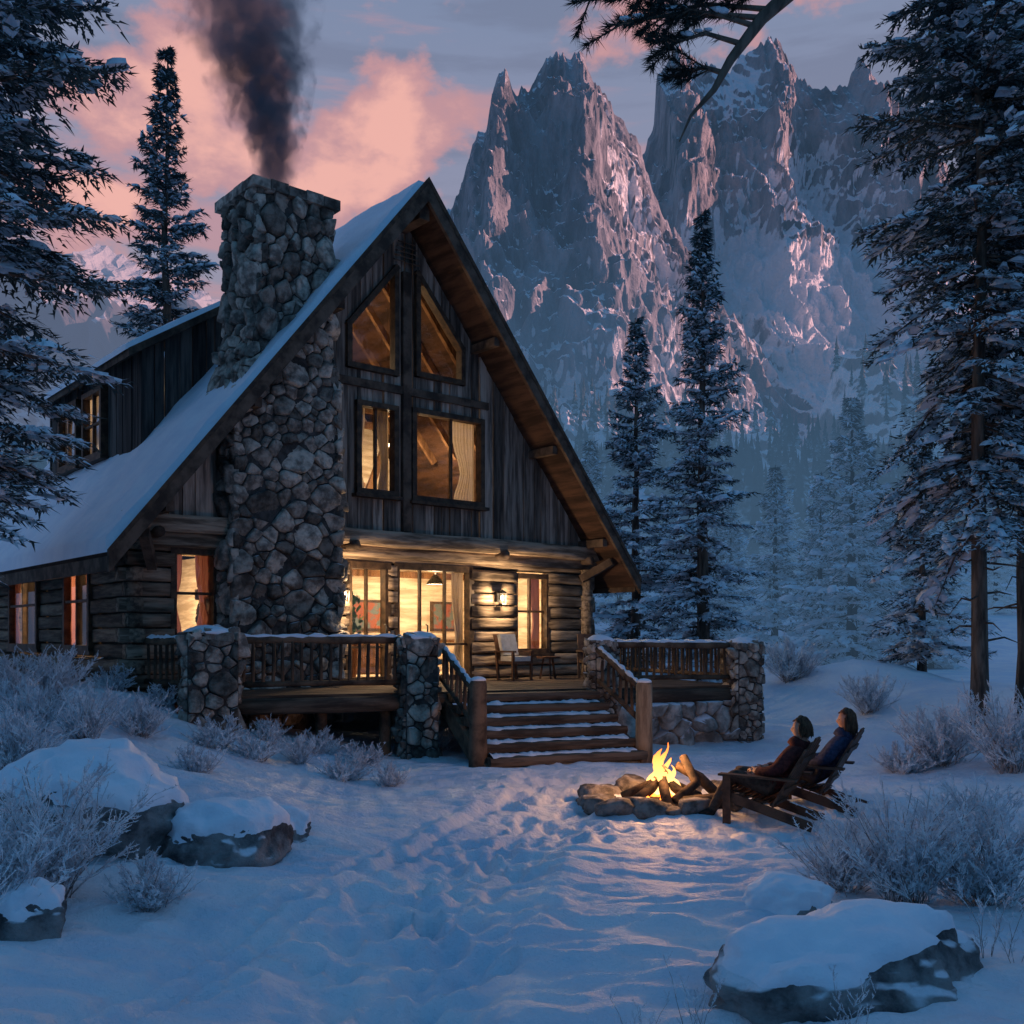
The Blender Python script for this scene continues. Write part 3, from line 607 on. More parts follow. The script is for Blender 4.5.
sconce(2.62,3.05,130); sconce(-1.42,3.0,110)
# chimney
LF=lambda z:float(np.interp(z,[.5,6.0,8.0,10.5],[-3.9,-3.86,-3.40,-3.40]))
RF=lambda z:float(np.interp(z,[.5,6.0,8.0,10.5],[-1.7,-1.7,-1.86,-1.86]))
VF=lambda z:float(np.interp(z,[.5,6,8,10.5],[.5,.5,.56,.56])); VB=lambda z:1.95
mb=MB(); zs_=[.4,6,8,10.45]
for z in zs_: mb.v+=[(LF(z),VF(z),z),(RF(z),VF(z),z),(RF(z),VB(z),z),(LF(z),VB(z),z)]
for i in range(len(zs_)-1):
    for k in range(4): mb.f.append((i*4+k,i*4+(k+1)%4,(i+1)*4+(k+1)%4,(i+1)*4+k))
mb.f.append(tuple(4*(len(zs_)-1)+k for k in range(4)))
chim=mb.build('chimney',m_mortar,cabin,recalc=True)
mb=MB(); E=.05
stones(mb,-E,2+E,.5,10.42,.44,lambda a,b,h:Vector((LF(b)+a/2*(RF(b)-LF(b)),VF(b)-h+.01,b)),.105)
stones(mb,-E,1.5+E,.5,10.42,.44,lambda a,b,h:Vector((LF(b)-h+.01,VF(b)+a/1.5*(VB(b)-VF(b)),b)),.105)
stones(mb,-E,1.5+E,.5,10.42,.5,lambda a,b,h:Vector((RF(b)+h-.01,VF(b)+a/1.5*(VB(b)-VF(b)),b)),.08)
stones(mb,-E,2+E,7.5,10.42,.5,lambda a,b,h:Vector((LF(b)+a/2*(RF(b)-LF(b)),VB(b)+h-.01,b)),.08)
mb.build('stonework',m_stone,chim,True,True)
m=MB(); n_=14; r_=random.Random(3)
for kx in range(5):
    for ky in range(4):
        x0=-3.55+kx*.366; y0=.42+ky*.42; m.box(x0,x0+.35,y0,y0+.40,10.38,10.56+r_.uniform(-.02,.03))
m.build('chimney_cap',m_stone,chim)
m=MB(); m.tube([(-3.42,.6,10.585),(-2.6,1.25,10.62),(-1.9,1.9,10.585)],[.05,.5,.05],9); 
V,Fs=ico(3); m=MB(); m.add([(-2.63+v[0]*.84*(1+.2*abs(v[1])),1.25+v[1]*.76*(1+.2*abs(v[0])),10.55+max(v[2],-.2)*.08) for v in V],Fs); m.build('snow_cap',m_snow,chim,True)
m=MB(); m.box(-3.0,-2.25,.95,1.6,10.4,10.72); m.build('flue',m_metal,chim)
# ------------------------------------------------------------------ deck (local s,n,z)
deck=thing('wooden_deck',DO,DA,'raised timber deck with log railings and stone pillars before the cabin','deck')
ZD=1.22
mb=MB(); n=0.0
while n<6.6:
    n2=n+.145
    a=-3.75-.3*min(n,2)
    if n>2.0: a=-4.35+(n-2.0)/(5.43-2.0)*(5.89+4.35)-.35
    b=6.75
    if a<b-.2 and n<6.2: mb.box(a,b,n+.004,n2-.004,ZD-.05-U(0,.006),ZD-U(0,.004))
    n=n2
mb.build('deck_floor',m_step,deck)
m=MB(); m.tube([(-3.8,-.02,ZD-.17),(-1.5,0,ZD-.18),(.5,-.01,ZD-.17)],[.13,.14,.13],10); m.build('rim_log',m_step,deck,True,True)
m=MB(); m.tube([(3.3,-.02,ZD-.17),(6.7,0,ZD-.17)],[.13,.13],10); m.build('rim_log',m_step,deck,True,True)
for s in (-2.7,-1.6,-.5,4.2):
    m=MB(); m.tube([(s,.25,-.2),(s,.25,ZD-.06)],.1,8); m.build('support_post',m_rail,deck,True)
def pillar(s,n,w,zb,zt):
    c=MB(); h=w/2-.04; c.box(s-h,s+h,n-h,n+h,zb,zt-.06); p=c.build('pillar',m_mortar,deck)
    q=MB(); z=min(.34,w*.5)
    stones(q,-h,h,zb,zt,z,lambda a,b,e:Vector((s+a,n-h-e+.01,b)),.08); stones(q,-h,h,zb,zt,z,lambda a,b,e:Vector((s+a,n+h+e-.01,b)),.08)
    stones(q,-h,h,zb,zt,z,lambda a,b,e:Vector((s-h-e+.01,n+a,b)),.08); stones(q,-h,h,zb,zt,z,lambda a,b,e:Vector((s+h+e-.01,n+a,b)),.08)
    stones(q,-h-.04,h+.04,-h-.04,h+.04,w*.5,lambda a,b,e:Vector((s+a,n+b,zt-.07+e)),.07)
    q.build('stonework',m_stone,p,True,True)
    V,Fs=ico(3); k=h*1.1
    q=MB(); q.add([(s+v[0]*k*(1+.2*abs(v[1])),n+v[1]*k*(1+.2*abs(v[0])),zt-.02+max(v[2],-.3)*.09*(1+.4*math.sin(v[0]*4+v[1]*3+s))) for v in V],Fs); q.build('snow_cap',m_snow,p,True)
pillar(-3.4,-.0,.84,.0,2.26); pillar(0,0,.64,-.1,2.17); pillar(3.52,0,.5,-.1,2.12); pillar(6.62,0,.62,-.2,2.06)
balm={}
def railing(p,q,zt0,zt1,zb0,zb1,nb):
    p=Vector((*p,0));q=Vector((*q,0)); m=MB()
    z=lambda t,a,b:a+(b-a)*t; P=lambda t,a,b:Vector((p.x+(q.x-p.x)*t,p.y+(q.y-p.y)*t,z(t,a,b)))
    m.tube([P(0,zt0,zt1),P(.33,zt0,zt1)+Vector((0,.01,.012)),P(.66,zt0,zt1)-Vector((0,.01,.008)),P(1,zt0,zt1)],[.065,.06,.068,.062],9,jit=.05); m.tube([P(0,zb0,zb1),P(.5,zb0,zb1)+Vector((0,0,.008)),P(1,zb0,zb1)],[.05,.046,.05],8,jit=.05)
    r=m.build('railing',m_rail,deck,True,True)
    hgt=round((zt0-zb0),2)
    if hgt not in balm:
        b=MB(); b.tube([(0,0,0),(.006,.004,hgt*.5),(0,0,hgt)],[.028,.031,.027],6); ob=b.build('baluster',m_rail,r,True); balm[hgt]=ob.data; first=ob
    else: first=None
    for i in range(nb):
        t=(i+.5)/nb
        if first is not None and i==0: o=first
        else: o=bpy.data.objects.new('baluster',balm[hgt]); C.objects.link(o); o.parent=r
        o.location=P(t,zb0,zb1); o.rotation_euler=(U(-.03,.03),U(-.03,.03),U(0,6))
    s=MB(); k=26
    pts=[P(i/k,zt0,zt1)+Vector((0,0,.055+.012*math.sin(i*1.7))) for i in range(k+1)]
    s.tube(pts,[.001 if i in(0,k) else .045*U(.5,1.2) for i in range(k+1)],7); s.build('snow_cap',m_snow,r,True)
railing((-2.98,0),(-.32,0),2.12,2.12,1.4,1.4,17)
railing((-3.5,.4),(-4.3,1.95),2.1,2.1,1.4,1.4,9)
railing((3.77,0),(6.3,0),2.02,2.0,1.4,1.38,16)
railing((6.65,.3),(6.65,5.9),2.0,2.0,1.38,1.38,30)
railing((.42,-.05),(.42,-1.8),2.0,1.3,1.45,.75,8)
railing((3.36,-.05),(3.36,-1.8),2.0,1.3,1.45,.75,8)
m_post=M('honey_log',(.16,.10,.06),(.42,.28,.17),(6,6,1.2),island=.2,bump=.6,rough=.8)
for s,zt in ((.42,1.5),(3.36,1.42)):
    m=MB(); m.tube([(s,-1.88,-.15),(s,-1.88,.6),(s,-1.88,zt-.05),(s,-1.88,zt)],[.155,.145,.14,.11],11,jit=.04); o=m.build('newel_post',m_rail if s<1 else m_post,deck,True,True)
    V,Fs=ico(2); m=MB(); m.add([(s+v[0]*.13,-1.88+v[1]*.13,zt+max(v[2],-.2)*.06) for v in V],Fs); m.build('snow_cap',m_snow,o,True)
for k in range(6):
    z=ZD-.03-k*.178; n0=-.02-k*.34
    m=MB()
    m.prism([(.52,n0,z-.13),(.52,n0-.44,z-.13),(.52,n0-.47,z-.06),(.52,n0-.44,z),(.52,n0,z)],(2.74,0,0)); o=m.build('step',m_step,deck,recalc=True)
    if k>0:
        m=MB(); nn=60
        for i in range(nn):
            x=.58+2.6*i/(nn-1); dens=.5+.5*math.sin(i*.6+k*2.1)*math.sin(i*.23+k); ctr=math.exp(-((x-1.9)/.6)**2)
            wdt=.30*max(.1,dens*(1-.6*ctr)+.15)
            m.v+=[(x,n0-.05,z+.0),(x,n0-.06-wdt*.5,z+.06*U(.6,1.1)*(.4+wdt*2.5)),(x,n0-.08-wdt,z+.02*U(.3,1)),(x,n0-.1-wdt,z-.006)]
        for i in range(nn-1):
            for j in range(3): m.f.append((i*4+j,i*4+j+1,(i+1)*4+j+1,(i+1)*4+j))
        m.build('snow_cap',m_snow,o,True)
for s in (.5,3.27):
    m=MB(); m.beam((s,.05,ZD-.22),(s,-2.0,.05),.1,.3); m.build('stringer',m_rail,deck)
m=MB(); stones(m,3.75,6.4,-.2,ZD-.28,.62,lambda a,b,e:Vector((a,.02-e*1.3,b)),.2); m.build('stone_skirt',m_pale,deck,True,True)
# ------------------------------------------------------------------ porch furniture
def porch_chair(loc,rz,label,wood):
    t=thing('porch_chair',loc,rz,label,'chair')
    m=MB(); m.box(-.26,.26,-.26,.28,.36,.41); m.build('seat',wood,t)
    m=MB(); m.prism([(-.26,-.25,.44),(.26,-.25,.44),(.26,-.40,1.0),(-.26,-.40,1.0)],(0,-.04,0)); m.build('backrest',wood,t,recalc=True)
    for x in (-.26,.26):
        m=MB(); m.box(x-.025,x+.025,.22,.27,0,.6); m.build('leg',wood,t)
        m=MB(); m.beam((x,-.24,.0),(x,-.32,.62),.05,.05); m.build('leg',wood,t)
        m=MB(); m.box(x-.05,x+.05,-.34,.3,.6,.64); m.build('arm',wood,t)
    return t
pc=h2w(2.45,.15,ZD); c1=porch_chair(pc,AL+R_(180),'armchair with pale cushions on the deck between the glass doors and right window',m_chairwood)
m=MB(); m.box(-.22,.22,-.22,.27,.415,.52); m.prism([(-.22,-.21,.53),(.22,-.21,.53),(.22,-.345,.98),(-.22,-.345,.98)],(0,.09,.02)); o=m.build('cushion',m_cush,c1,recalc=True)
porch_chair(h2w(4.2,-.5,ZD),AL+R_(150),'dark wooden armchair on the deck under the right window',m_chairwood2)
tb=thing('porch_table',h2w(3.4,.1,ZD),AL,'small wooden table between the two deck armchairs','table')
m=MB(); m.tube([(0,0,.46),(0,0,.5)],.27,18); m.build('tabletop',m_chairwood,tb)
for k in range(3):
    a=k*2.1; m=MB(); m.beam((.2*math.cos(a),.2*math.sin(a),0),(.12*math.cos(a),.12*math.sin(a),.46),.035,.035); m.build('leg',m_chairwood,tb)
m_leaf=M('houseplant_leaf',(.03,.08,.02),(.09,.18,.05),(4,4,4),bump=0)
m_pot=M('clay_pot',(.2,.09,.05),(.3,.14,.08),(5,5,5),bump=.1)
pl=thing('potted_plant',h2w(-.75,1.75,1.26),0,'leafy green houseplant inside the narrow glass door','plant')
m=MB(); m.tube([(0,0,0),(0,0,.75),(0,0,.76)],[.14,.2,.21],14); m.build('pot',m_pot,pl,True)
m=MB()
for i in range(150):
    a=U(0,6.28);e_=U(.2,1.5);r=U(.25,.75); tip=Vector((math.cos(a)*math.cos(e_)*r*.6,math.sin(a)*math.cos(e_)*r*.6,.8+math.sin(e_)*r*1.6)); d=Vector((math.cos(a+1.5),math.sin(a+1.5),U(-.4,.4)))*.06; b=tip*.85+Vector((0,0,.1))
    m.add([b,(b+tip)/2+d,tip,(b+tip)/2-d],[(0,1,2,3)])
m.build('foliage',m_leaf,pl)
# ------------------------------------------------------------------ smoke
sm_loc=h2w(-2.62,1.28,10.65)
mb=MB(); pts=[];rd=[]
for i in range(13):
    z=i*.5; pts.append((-.10*z-.018*z*z,0,z)); rd.append(.30+.35*z)
mb.tube(pts,rd,18); smo=mb.build('chimney_smoke',None,None,True,True); smo.location=sm_loc
tag(smo,'dark grey smoke plume rising from the stone chimney','smoke',kind='stuff')
mm,nt=mk('smoke'); L=nt.links.new; o=nd(nt,'ShaderNodeOutputMaterial'); pv=nd(nt,'ShaderNodeVolumePrincipled',{'Color':(.38,.47,.60,1),'Anisotropy':0.}); L(pv.outputs[0],o.inputs['Volume'])
tc=nd(nt,'ShaderNodeTexCoord'); sp=nd(nt,'ShaderNodeSeparateXYZ'); L(tc.outputs['Object'],sp.inputs[0]); z=sp.outputs[2]
cx=math_(nt,'ADD',math_(nt,'MULTIPLY',z,-.10),math_(nt,'MULTIPLY',math_(nt,'MULTIPLY',z,z),-.018))
dx=math_(nt,'SUBTRACT',sp.outputs[0],cx); rr=math_(nt,'SQRT',math_(nt,'ADD',math_(nt,'MULTIPLY',dx,dx),math_(nt,'MULTIPLY',sp.outputs[1],sp.outputs[1])))
rn=math_(nt,'DIVIDE',rr,math_(nt,'ADD',math_(nt,'MULTIPLY',z,.35),.30))
mp=nd(nt,'ShaderNodeMapping',{'Scale':(1.6,1.6,1.15)}); L(tc.outputs['Object'],mp.inputs[0])
nz=nd(nt,'ShaderNodeTexNoise',{'Scale':1.6,'Detail':4.,'Roughness':.6,'Distortion':.4}); L(mp.outputs[0],nz.inputs['Vector'])
sh=math_(nt,'ADD',rn,math_(nt,'MULTIPLY',math_(nt,'SUBTRACT',nz.outputs['Fac'],.5),2.3))
den=maprange(nt,sh,.85,.3,0,1); fall=maprange(nt,z,.0,5.0,4.6,.6); L(math_(nt,'MULTIPLY',den,fall),pv.inputs['Density'])
smo.data.materials.append(mm)
# ------------------------------------------------------------------ conifers
def conifer(seed,H,R,base,tr,wsp,nb,step,nl,prof,nneed=6,name='snowy_spruce',label='',group=None,loc=(0,0,0),rz=0,sn=1.,nmat=None,smat=None,bmat=None,droop=.35,dead=0,pd=.17):
    rs=random.Random(seed); u=rs.uniform
    t=thing(name,loc,rz,label,'tree',group)
    tk=MB(); nT=12; tk.tube([(u(-.04,.04)*H/14,u(-.04,.04)*H/14,H*i/nT-.3*(i==0)) for i in range(nT+1)],[tr*(1-.93*i/nT)*(1.25 if i==0 else 1) for i in range(nT+1)],9)
    for k in range(dead):
        z=u(1.5,base); az=u(0,6.28); l=u(.3,1.0); tk.tube([(0,0,z),(math.cos(az)*l*.6,math.sin(az)*l*.6,z+u(-.1,.1)),(math.cos(az)*l,math.sin(az)*l,z-u(.0,.25))],[.025,.016,.006],4,cap=False)
    cr=MB(); sw=MB(); V=cr.v; Fc=cr.f
    z=base
    while z<H-.1:
        h=(z-base)/(H-base); L0=R*prof(h)
        for b in range(rs.randint(nb-1,nb+1)):
            az=u(0,6.283); Lb=L0*u(.5,1.18)
            if Lb<.12: Lb=.12
            el=-.12+.75*h**1.3+u(-.14,.14); dr=droop*(1-h)*u(.6,1.3)
            ox,oy=math.cos(az),math.sin(az); zz=z+u(-.15,.15)
            pt=lambda s:(ox*Lb*s,oy*Lb*s,zz+Lb*(el*s-dr*s*s+.16*s*s*s))
            if Lb>.5: tk.tube([pt(0),pt(.5),pt(.95)],[.012+.012*Lb,.01+.007*Lb,.004],4,cap=False)
            ns=max(3,int(Lb/step))
            for i in range(ns):
                s=.12+.88*(i+u(0,.8))/ns; p=pt(min(s,1)); lt=(min(.42*Lb,.75)*(1-.7*s)+.10)*u(.6,1.2)
                for sd in (-1,1):
                    ang=az+sd*u(.6,1.15); dx,dy=math.cos(ang),math.sin(ang)
                    for k in range(nneed):
                        q=(k+u(0,1))/nneed*lt; bx,by,bz=p[0]+dx*q,p[1]+dy*q,p[2]+u(-.3,.05)*q-.25*q*q
                        a2=ang+u(-.8,.8); tl=nl*u(.6,1.3); tz=u(-.8,.35)
                        ex,ey,ez=bx+math.cos(a2)*tl,by+math.sin(a2)*tl,bz+tz*tl
                        wv=nl*.16; wx,wy=-math.sin(a2)*wv,math.cos(a2)*wv; wz=u(-.6,.6)*wv
                        n0=len(V); V.append((bx+wx,by+wy,bz+wz)); V.append((bx-wx,by-wy,bz-wz)); V.append((ex,ey,ez)); Fc.append((n0,n0+1,n0+2))
            if Lb>.2:
                npd=max(1,int(Lb/pd))
                for i in range(npd):
                    if u(0,1)<.06: continue
                    s=.2+.8*(i+u(.1,.9))/npd; p=pt(min(s,1)); a=(.085+.045*Lb)*u(.4,1.4)*sn; bb=a*u(.4,.75); hh=a*u(.25,.5)
                    th=az+u(-1.,1.); ct,st=math.cos(th),math.sin(th); sl=(el-2*dr*s+.5*s*s)
                    off=u(-.35,.35)*(1-s*.6)*Lb*.9; px,py=p[0]-oy*off,p[1]+ox*off; pz=p[2]-abs(off)*.25+.02
                    vs=[]
                    for (rr,zf) in ((1,-.25),(.85,.5),(.45,.95)):
                        for k in range(7):
                            ph=k*.8976; j=u(.5,1.35); lx,ly=a*rr*math.cos(ph)*j,bb*rr*math.sin(ph)*j
                            vs.append((px+lx*ct-ly*st,py+lx*st+ly*ct,pz+hh*zf+lx*sl*.6))
                    vs.append((px,py,pz+hh))
                    fs=[(r*7+k,r*7+(k+1)%7,(r+1)*7+(k+1)%7,(r+1)*7+k) for r in (0,1) for k in range(7)]+[(14+k,14+(k+1)%7,21) for k in range(7)]
                    sw.add(vs,fs)
        z+=wsp*(1-.45*h)*u(.7,1.35)
    tk.build('trunk',bmat or m_bark,t,True); cr.build('crown',nmat or m_needle,t)
    sw.build('bough_snow',smat or m_fsnow,t,True)
    return t
spr=lambda h:(1-h)**.85*(1 if h>.1 else .75+2.5*h)
full=lambda h:min(1,(1-h)*2.6)**.8*(.9 if h<.08 else 1)
def at(px,Y,dz=-.1):
    X=(px-512)/F*Y; return (X,Y,gz(X,Y)+dz)
def hfor(py,Y,loc): return CH+(HY-py)/F*Y-loc[2]
l=at(-42,12.3); conifer(11,14.5,1.62,2.6,.2,.35,7,.10,.13,full,10,label='tall snowy spruce at the left edge beside the cabin roof',loc=l,sn=.95,pd=.14)
l=at(-95,16.5); conifer(12,15,1.8,2.4,.2,.38,6,.16,.2,full,5,label='snowy spruce half outside the left edge, behind the nearest one',loc=l)
l=at(166,33); H=hfor(46,33,l); conifer(13,H,2.6,5,.28,.52,6,.16,.20,spr,9,label='lone snowy spruce rising behind the roof left of the chimney',loc=l,sn=1.2,pd=.16)
l=at(636,36); H=hfor(318,36,l); conifer(14,H,2.6,1.2,.22,.44,6,.16,.19,spr,9,label='shorter snowy spruce just right of the cabin roof edge',loc=l,sn=1.2,pd=.16)
l=at(702,31); H=hfor(212,31,l); conifer(15,H,2.3,1.2,.24,.42,6,.14,.17,spr,9,label='tall slender snowy spruce centred below the saddle of the peaks',loc=l,sn=1.2,pd=.16)
l=at(980,17.6); conifer(16,18,1.78,4.0,.155,.40,6,.10,.14,full,10,label='tall snowy conifer with bare lower trunk behind the seated people at right',loc=l,droop=.72,sn=1.08,dead=14,pd=.12)
l=at(1022,18.6); conifer(17,17,1.6,3.8,.14,.44,6,.12,.15,full,8,label='snowy conifer with bare trunk at the right edge',loc=l,droop=.72,sn=1.08,dead=8,pd=.13)
l=at(922,26); conifer(18,6.2,1.7,.8,.13,.36,6,.14,.18,spr,8,label='low frosted conifer behind the bare trunk at right',loc=l,sn=1.25,pd=.15)
HZ=(.08,.165,.285)
m_n2=M('haze_tinted_needles',(.016,.03,.034),(.05,.08,.085),(3,3,3),detail=2,bump=0,snow=(-.1,.65),haze=.22,hazec=HZ)  # distance haze painted into these tree materials as even bluish emission
m_s2=M('haze_tinted_bough_snow',(.66,.72,.82),(.82,.86,.92),(3,3,3),detail=2,bump=0,haze=.2,hazec=HZ)
m_b2=M('haze_tinted_bark',(.03,.025,.025),(.1,.08,.07),(7,7,1.2),detail=2,bump=0,haze=.2,hazec=HZ)
m_n3=M('far_haze_tinted_needles',(.016,.03,.034),(.05,.08,.085),(3,3,3),detail=2,bump=0,snow=(-.05,.75),haze=.45,hazec=HZ)
m_s3=M('far_haze_tinted_bough_snow',(.66,.72,.82),(.82,.86,.92),(3,3,3),detail=2,bump=0,haze=.42,hazec=HZ)
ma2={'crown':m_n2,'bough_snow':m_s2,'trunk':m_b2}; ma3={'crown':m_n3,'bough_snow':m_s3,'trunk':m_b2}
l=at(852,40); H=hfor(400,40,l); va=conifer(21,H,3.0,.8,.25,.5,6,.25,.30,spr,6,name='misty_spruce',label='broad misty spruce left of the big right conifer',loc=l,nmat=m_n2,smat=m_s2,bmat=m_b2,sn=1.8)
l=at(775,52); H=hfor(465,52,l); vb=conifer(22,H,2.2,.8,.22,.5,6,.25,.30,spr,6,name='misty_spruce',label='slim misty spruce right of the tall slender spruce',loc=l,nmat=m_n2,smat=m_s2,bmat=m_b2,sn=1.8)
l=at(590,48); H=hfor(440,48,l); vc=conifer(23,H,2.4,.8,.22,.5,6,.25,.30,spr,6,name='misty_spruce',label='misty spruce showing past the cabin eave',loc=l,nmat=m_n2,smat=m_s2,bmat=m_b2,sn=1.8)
rr_=random.Random(5); cnt=0
for i in range(400):
    if cnt>=80: break
    Y=rr_.uniform(44,130); px=rr_.choice([rr_.uniform(545,900),rr_.uniform(700,930),rr_.uniform(545,1024)]) if cnt%9 else rr_.uniform(60,215)
    if Y<60 and (570<px<800) and rr_.random()<.6: continue
    a=at(px,Y,-.2); s=rr_.choice((va,vb,vc)); sc=rr_.uniform(.5,.95)*(1 if Y<80 else 1.1)
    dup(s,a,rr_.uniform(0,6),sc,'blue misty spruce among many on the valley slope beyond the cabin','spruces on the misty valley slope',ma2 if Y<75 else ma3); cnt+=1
mb=MB(); hp=hillpts.reshape(-1,3); rs=np.random.default_rng(4)
pos=[tuple(hp[i]) for i in rs.integers(0,len(hp),700) if hp[i][2]<95]
for i in range(650):
    Y=rs.uniform(130,290); X=(rs.uniform(-60,1080)-512)/F*Y; pos.append((X,Y,None))
gx=[p for p in pos if p[2] is None]; gzv=ground(np.array([p[0] for p in gx]),np.array([p[1] for p in gx])); it=iter(gzv)
for x,y,z in pos:
    if z is None: z=float(next(it))
    h=rs.uniform(6,14); r=h*rs.uniform(.12,.18); nt_=9
    for k in range(nt_):
        zb=z+h*(.05+.104*k); zt=zb+h*.17; rk=r*(1-k/nt_*.92); a0=rs.uniform(0,6)
        vs=[(x+rk*rs.uniform(.45,1.35)*math.cos(a0+j*.898),y+rk*rs.uniform(.45,1.35)*math.sin(a0+j*.898),zb-rs.uniform(0,.04)*h) for j in range(7)]+[(x,y,zt)]
        mb.add(vs,[(j,(j+1)%7,7) for j in range(7)])
m_forest=M('far_forest',(.012,.02,.022),(.035,.05,.055),(.3,.3,.3),detail=2,bump=0,snow=(.3,.85),haze=1,hazez=(10,120,.50,.40),hazec=HZ,world=True,snown=.8)  # haze painted into the forest material, graded by height
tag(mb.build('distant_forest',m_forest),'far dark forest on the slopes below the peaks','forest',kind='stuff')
# ------------------------------------------------------------------ overhanging pine bough
pt_=thing('pine_tree',(5.7,7.3,gz(5.7,7.3)-.1),0,'dark pine bough hanging into the top of the picture before the peaks','tree')
o3=Vector(pt_.location)
m=MB(); m.tube([(0,0,0),(.05,0,3),(0,.05,6),(0,0,10)],[.26,.22,.18,.1],10); m.build('trunk',m_bark,pt_,True)
m=MB(); nd_=MB(); sw=MB()
def W(x,y,z): return Vector((x,y,z))-o3
m.tube([W(5.7,7.3,7.5),W(4.2,7.15,7.45),W(2.9,7.05,7.2),W(2.1,7,6.85),W(1.75,6.97,6.52),W(1.52,6.92,6.2),W(1.4,6.9,5.98),W(1.24,6.9,5.8),W(1.16,6.9,5.62)],[.12,.1,.085,.065,.045,.032,.022,.011,.005],9)
tw=[]
def twig(a,b,r,lift=0):
    a=Vector(a);b=Vector(b); mid=(a+b)/2+Vector((0,U(-.06,.06),.05+lift)); m.tube([a-o3,mid-o3,b-o3],[r,r*.7,r*.25],6,cap=False); tw.append((a,mid,b)); return mid
ends=[((1.95,6.99,6.72),(.42,6.8,6.52)),((1.75,6.97,6.52),(.66,6.8,6.36)),((1.8,6.97,6.58),(.95,7.1,6.62)),((1.6,6.94,6.32),(1.05,6.85,6.25)),((1.7,6.95,6.45),(1.15,6.7,6.42)),((2.3,7,6.95),(.7,7.1,6.72)),((1.47,6.91,6.1),(1.22,6.95,6.13)),((2.3,7,6.95),(1.2,6.7,6.75)),((2.3,7,6.95),(.5,6.9,6.66)),((1.9,7,6.7),(1.3,6.8,6.55))]
for a,b in ends: twig(a,b,.02)
for a,mid,b in list(tw):
    for k in range(8):
        s=U(.3,.95); p=a.lerp(mid,s*2) if s<.5 else mid.lerp(b,(s-.5)*2); d=(b-a).normalized(); q=p+(d*U(.1,.22)+Vector((U(-.08,.08),U(-.2,.2),U(-.14,.1))))
        m.tube([p-o3,q-o3],[.008,.004],4,cap=False); tw.append((p,(p+q)/2,q))
m.build('limb',m_bark,pt_,True)
for a,mid,b in tw:
    d=(b-a); ln=d.length; d=d.normalized(); n=int(70+ln*120)
    for k in range(n):
        s=1-U(0,1)**1.6*.75; p=a.lerp(b,s)+(mid-(a+b)/2)*(1-abs(2*s-1))
        nv=(d*U(.3,1.1)+Vector((U(-1,1),U(-1,1),U(-.9,.9)))*.75).normalized()*U(.06,.11); sd=nv.cross(Vector((U(-1,1),U(-1,1),U(-1,1)))).normalized()*.004
        nd_.add([p-o3+sd,p-o3-sd,p-o3+nv],[(0,1,2)])
    if ln>.35:
        for k in range(5):
            s=U(.4,1); p=a.lerp(b,s)+(mid-(a+b)/2)*(1-abs(2*s-1))-o3; V,Fs=ico(1); r=U(.02,.045); sw.add([p+Vector((v[0]*r*1.6,v[1]*r,v[2]*r*.5+.03)) for v in V],Fs)
nd_.build('needles',m_pneedle,pt_); sw.build('bough_snow',m_fsnow,pt_,True)
# ------------------------------------------------------------------ boulders
def bl(px,py,wpx,hpx,seed,label,dep=.8,**k):
    p=onground(px,py); s=p.y/F; boulder((p.x,p.y+.15,p.z-.14),(wpx*s/2*1.1,wpx*s/2*dep,hpx*s*.80),U(-.3,.3),seed,label,sqr=.3,planes=8,**k)
bl(100,846,210,104,31,'large snow capped boulder at left beside the frosted bush',thick=.11,st=.36,dep=1.)
bl(220,860,120,62,37,'medium snow capped boulder right of the large left boulder',thick=.08,st=.34,dep=1.1)
bl(276,840,64,34,33,'smallest of the three boulders at left, under snow',thick=.07,st=.3)
bl(866,992,285,84,34,'wide snow capped granite boulder in the right foreground',dep=.6,thick=.04,st=.50)
bl(783,912,95,32,35,'low rock under snow behind the right foreground boulder',thick=.1,st=.15)
bl(10,940,90,56,39,'dark rock at the lower left edge below the frosted bush',thick=.07,st=.4)
# ------------------------------------------------------------------ shrubs
def shrub(seed,h,wd,n,lf=1.,tp=10):
    rs=random.Random(seed);u=rs.uniform; st=MB(); fo=MB()
    for i in range(n):
        az=u(0,6.28); ln=u(.5,1.05)*h; sp_=u(.1,1.1)*wd/h; P=[Vector((u(-.12,.12),u(-.12,.12),-.05))]; d=Vector((math.cos(az)*sp_,math.sin(az)*sp_,1)).normalized()
        for k in range(4):
            P.append(P[-1]+d*ln/4); d=(d+Vector((u(-.3,.3),u(-.3,.3),u(-.18,.12)))).normalized()
        st.tube(P,[.007*lf,.006*lf,.005*lf,.004*lf,.003*lf],3,cap=False)
        for j in range(tp):
            s=u(.2,1)*4; k=min(int(s),3); p=P[k].lerp(P[k+1],s-k); e=(P[k+1]-P[k]).normalized(); e=(e*.8+Vector((u(-1,1),u(-1,1),u(-.3,.8)))*.8).normalized(); l2=u(.1,.34)*h*.6; q=p+e*l2; md=(p+q)/2+Vector((u(-.02,.02),u(-.02,.02),u(-.01,.02)))
            fo.tube([p,md,q],[.0045*lf,.0045*lf,.003*lf],3,cap=False)
            for m_ in range(17):
                c=p.lerp(q,u(.1,1)); v=(e*.5+Vector((u(-1,1),u(-1,1),u(-.4,1)))).normalized()*u(.015,.05)*lf; sd=v.cross(Vector((u(-1,1),u(-1,1),u(-1,1)))).normalized()*u(.003,.008)*lf
                fo.add([c-sd,c+sd,c+v],[(0,1,2)])
    return st,fo
sv=[]
for i,(h,wd,n,lf,tp) in enumerate(((1.,.8,80,.72,16),(.8,1.0,80,.72,16),(1.0,.6,50,.8,10),(.5,.7,60,.7,14),(.75,.4,8,.58,9))):
    st,fo=shrub(50+i,h,wd,n,lf,tp); sv.append((st,fo))
protos={}
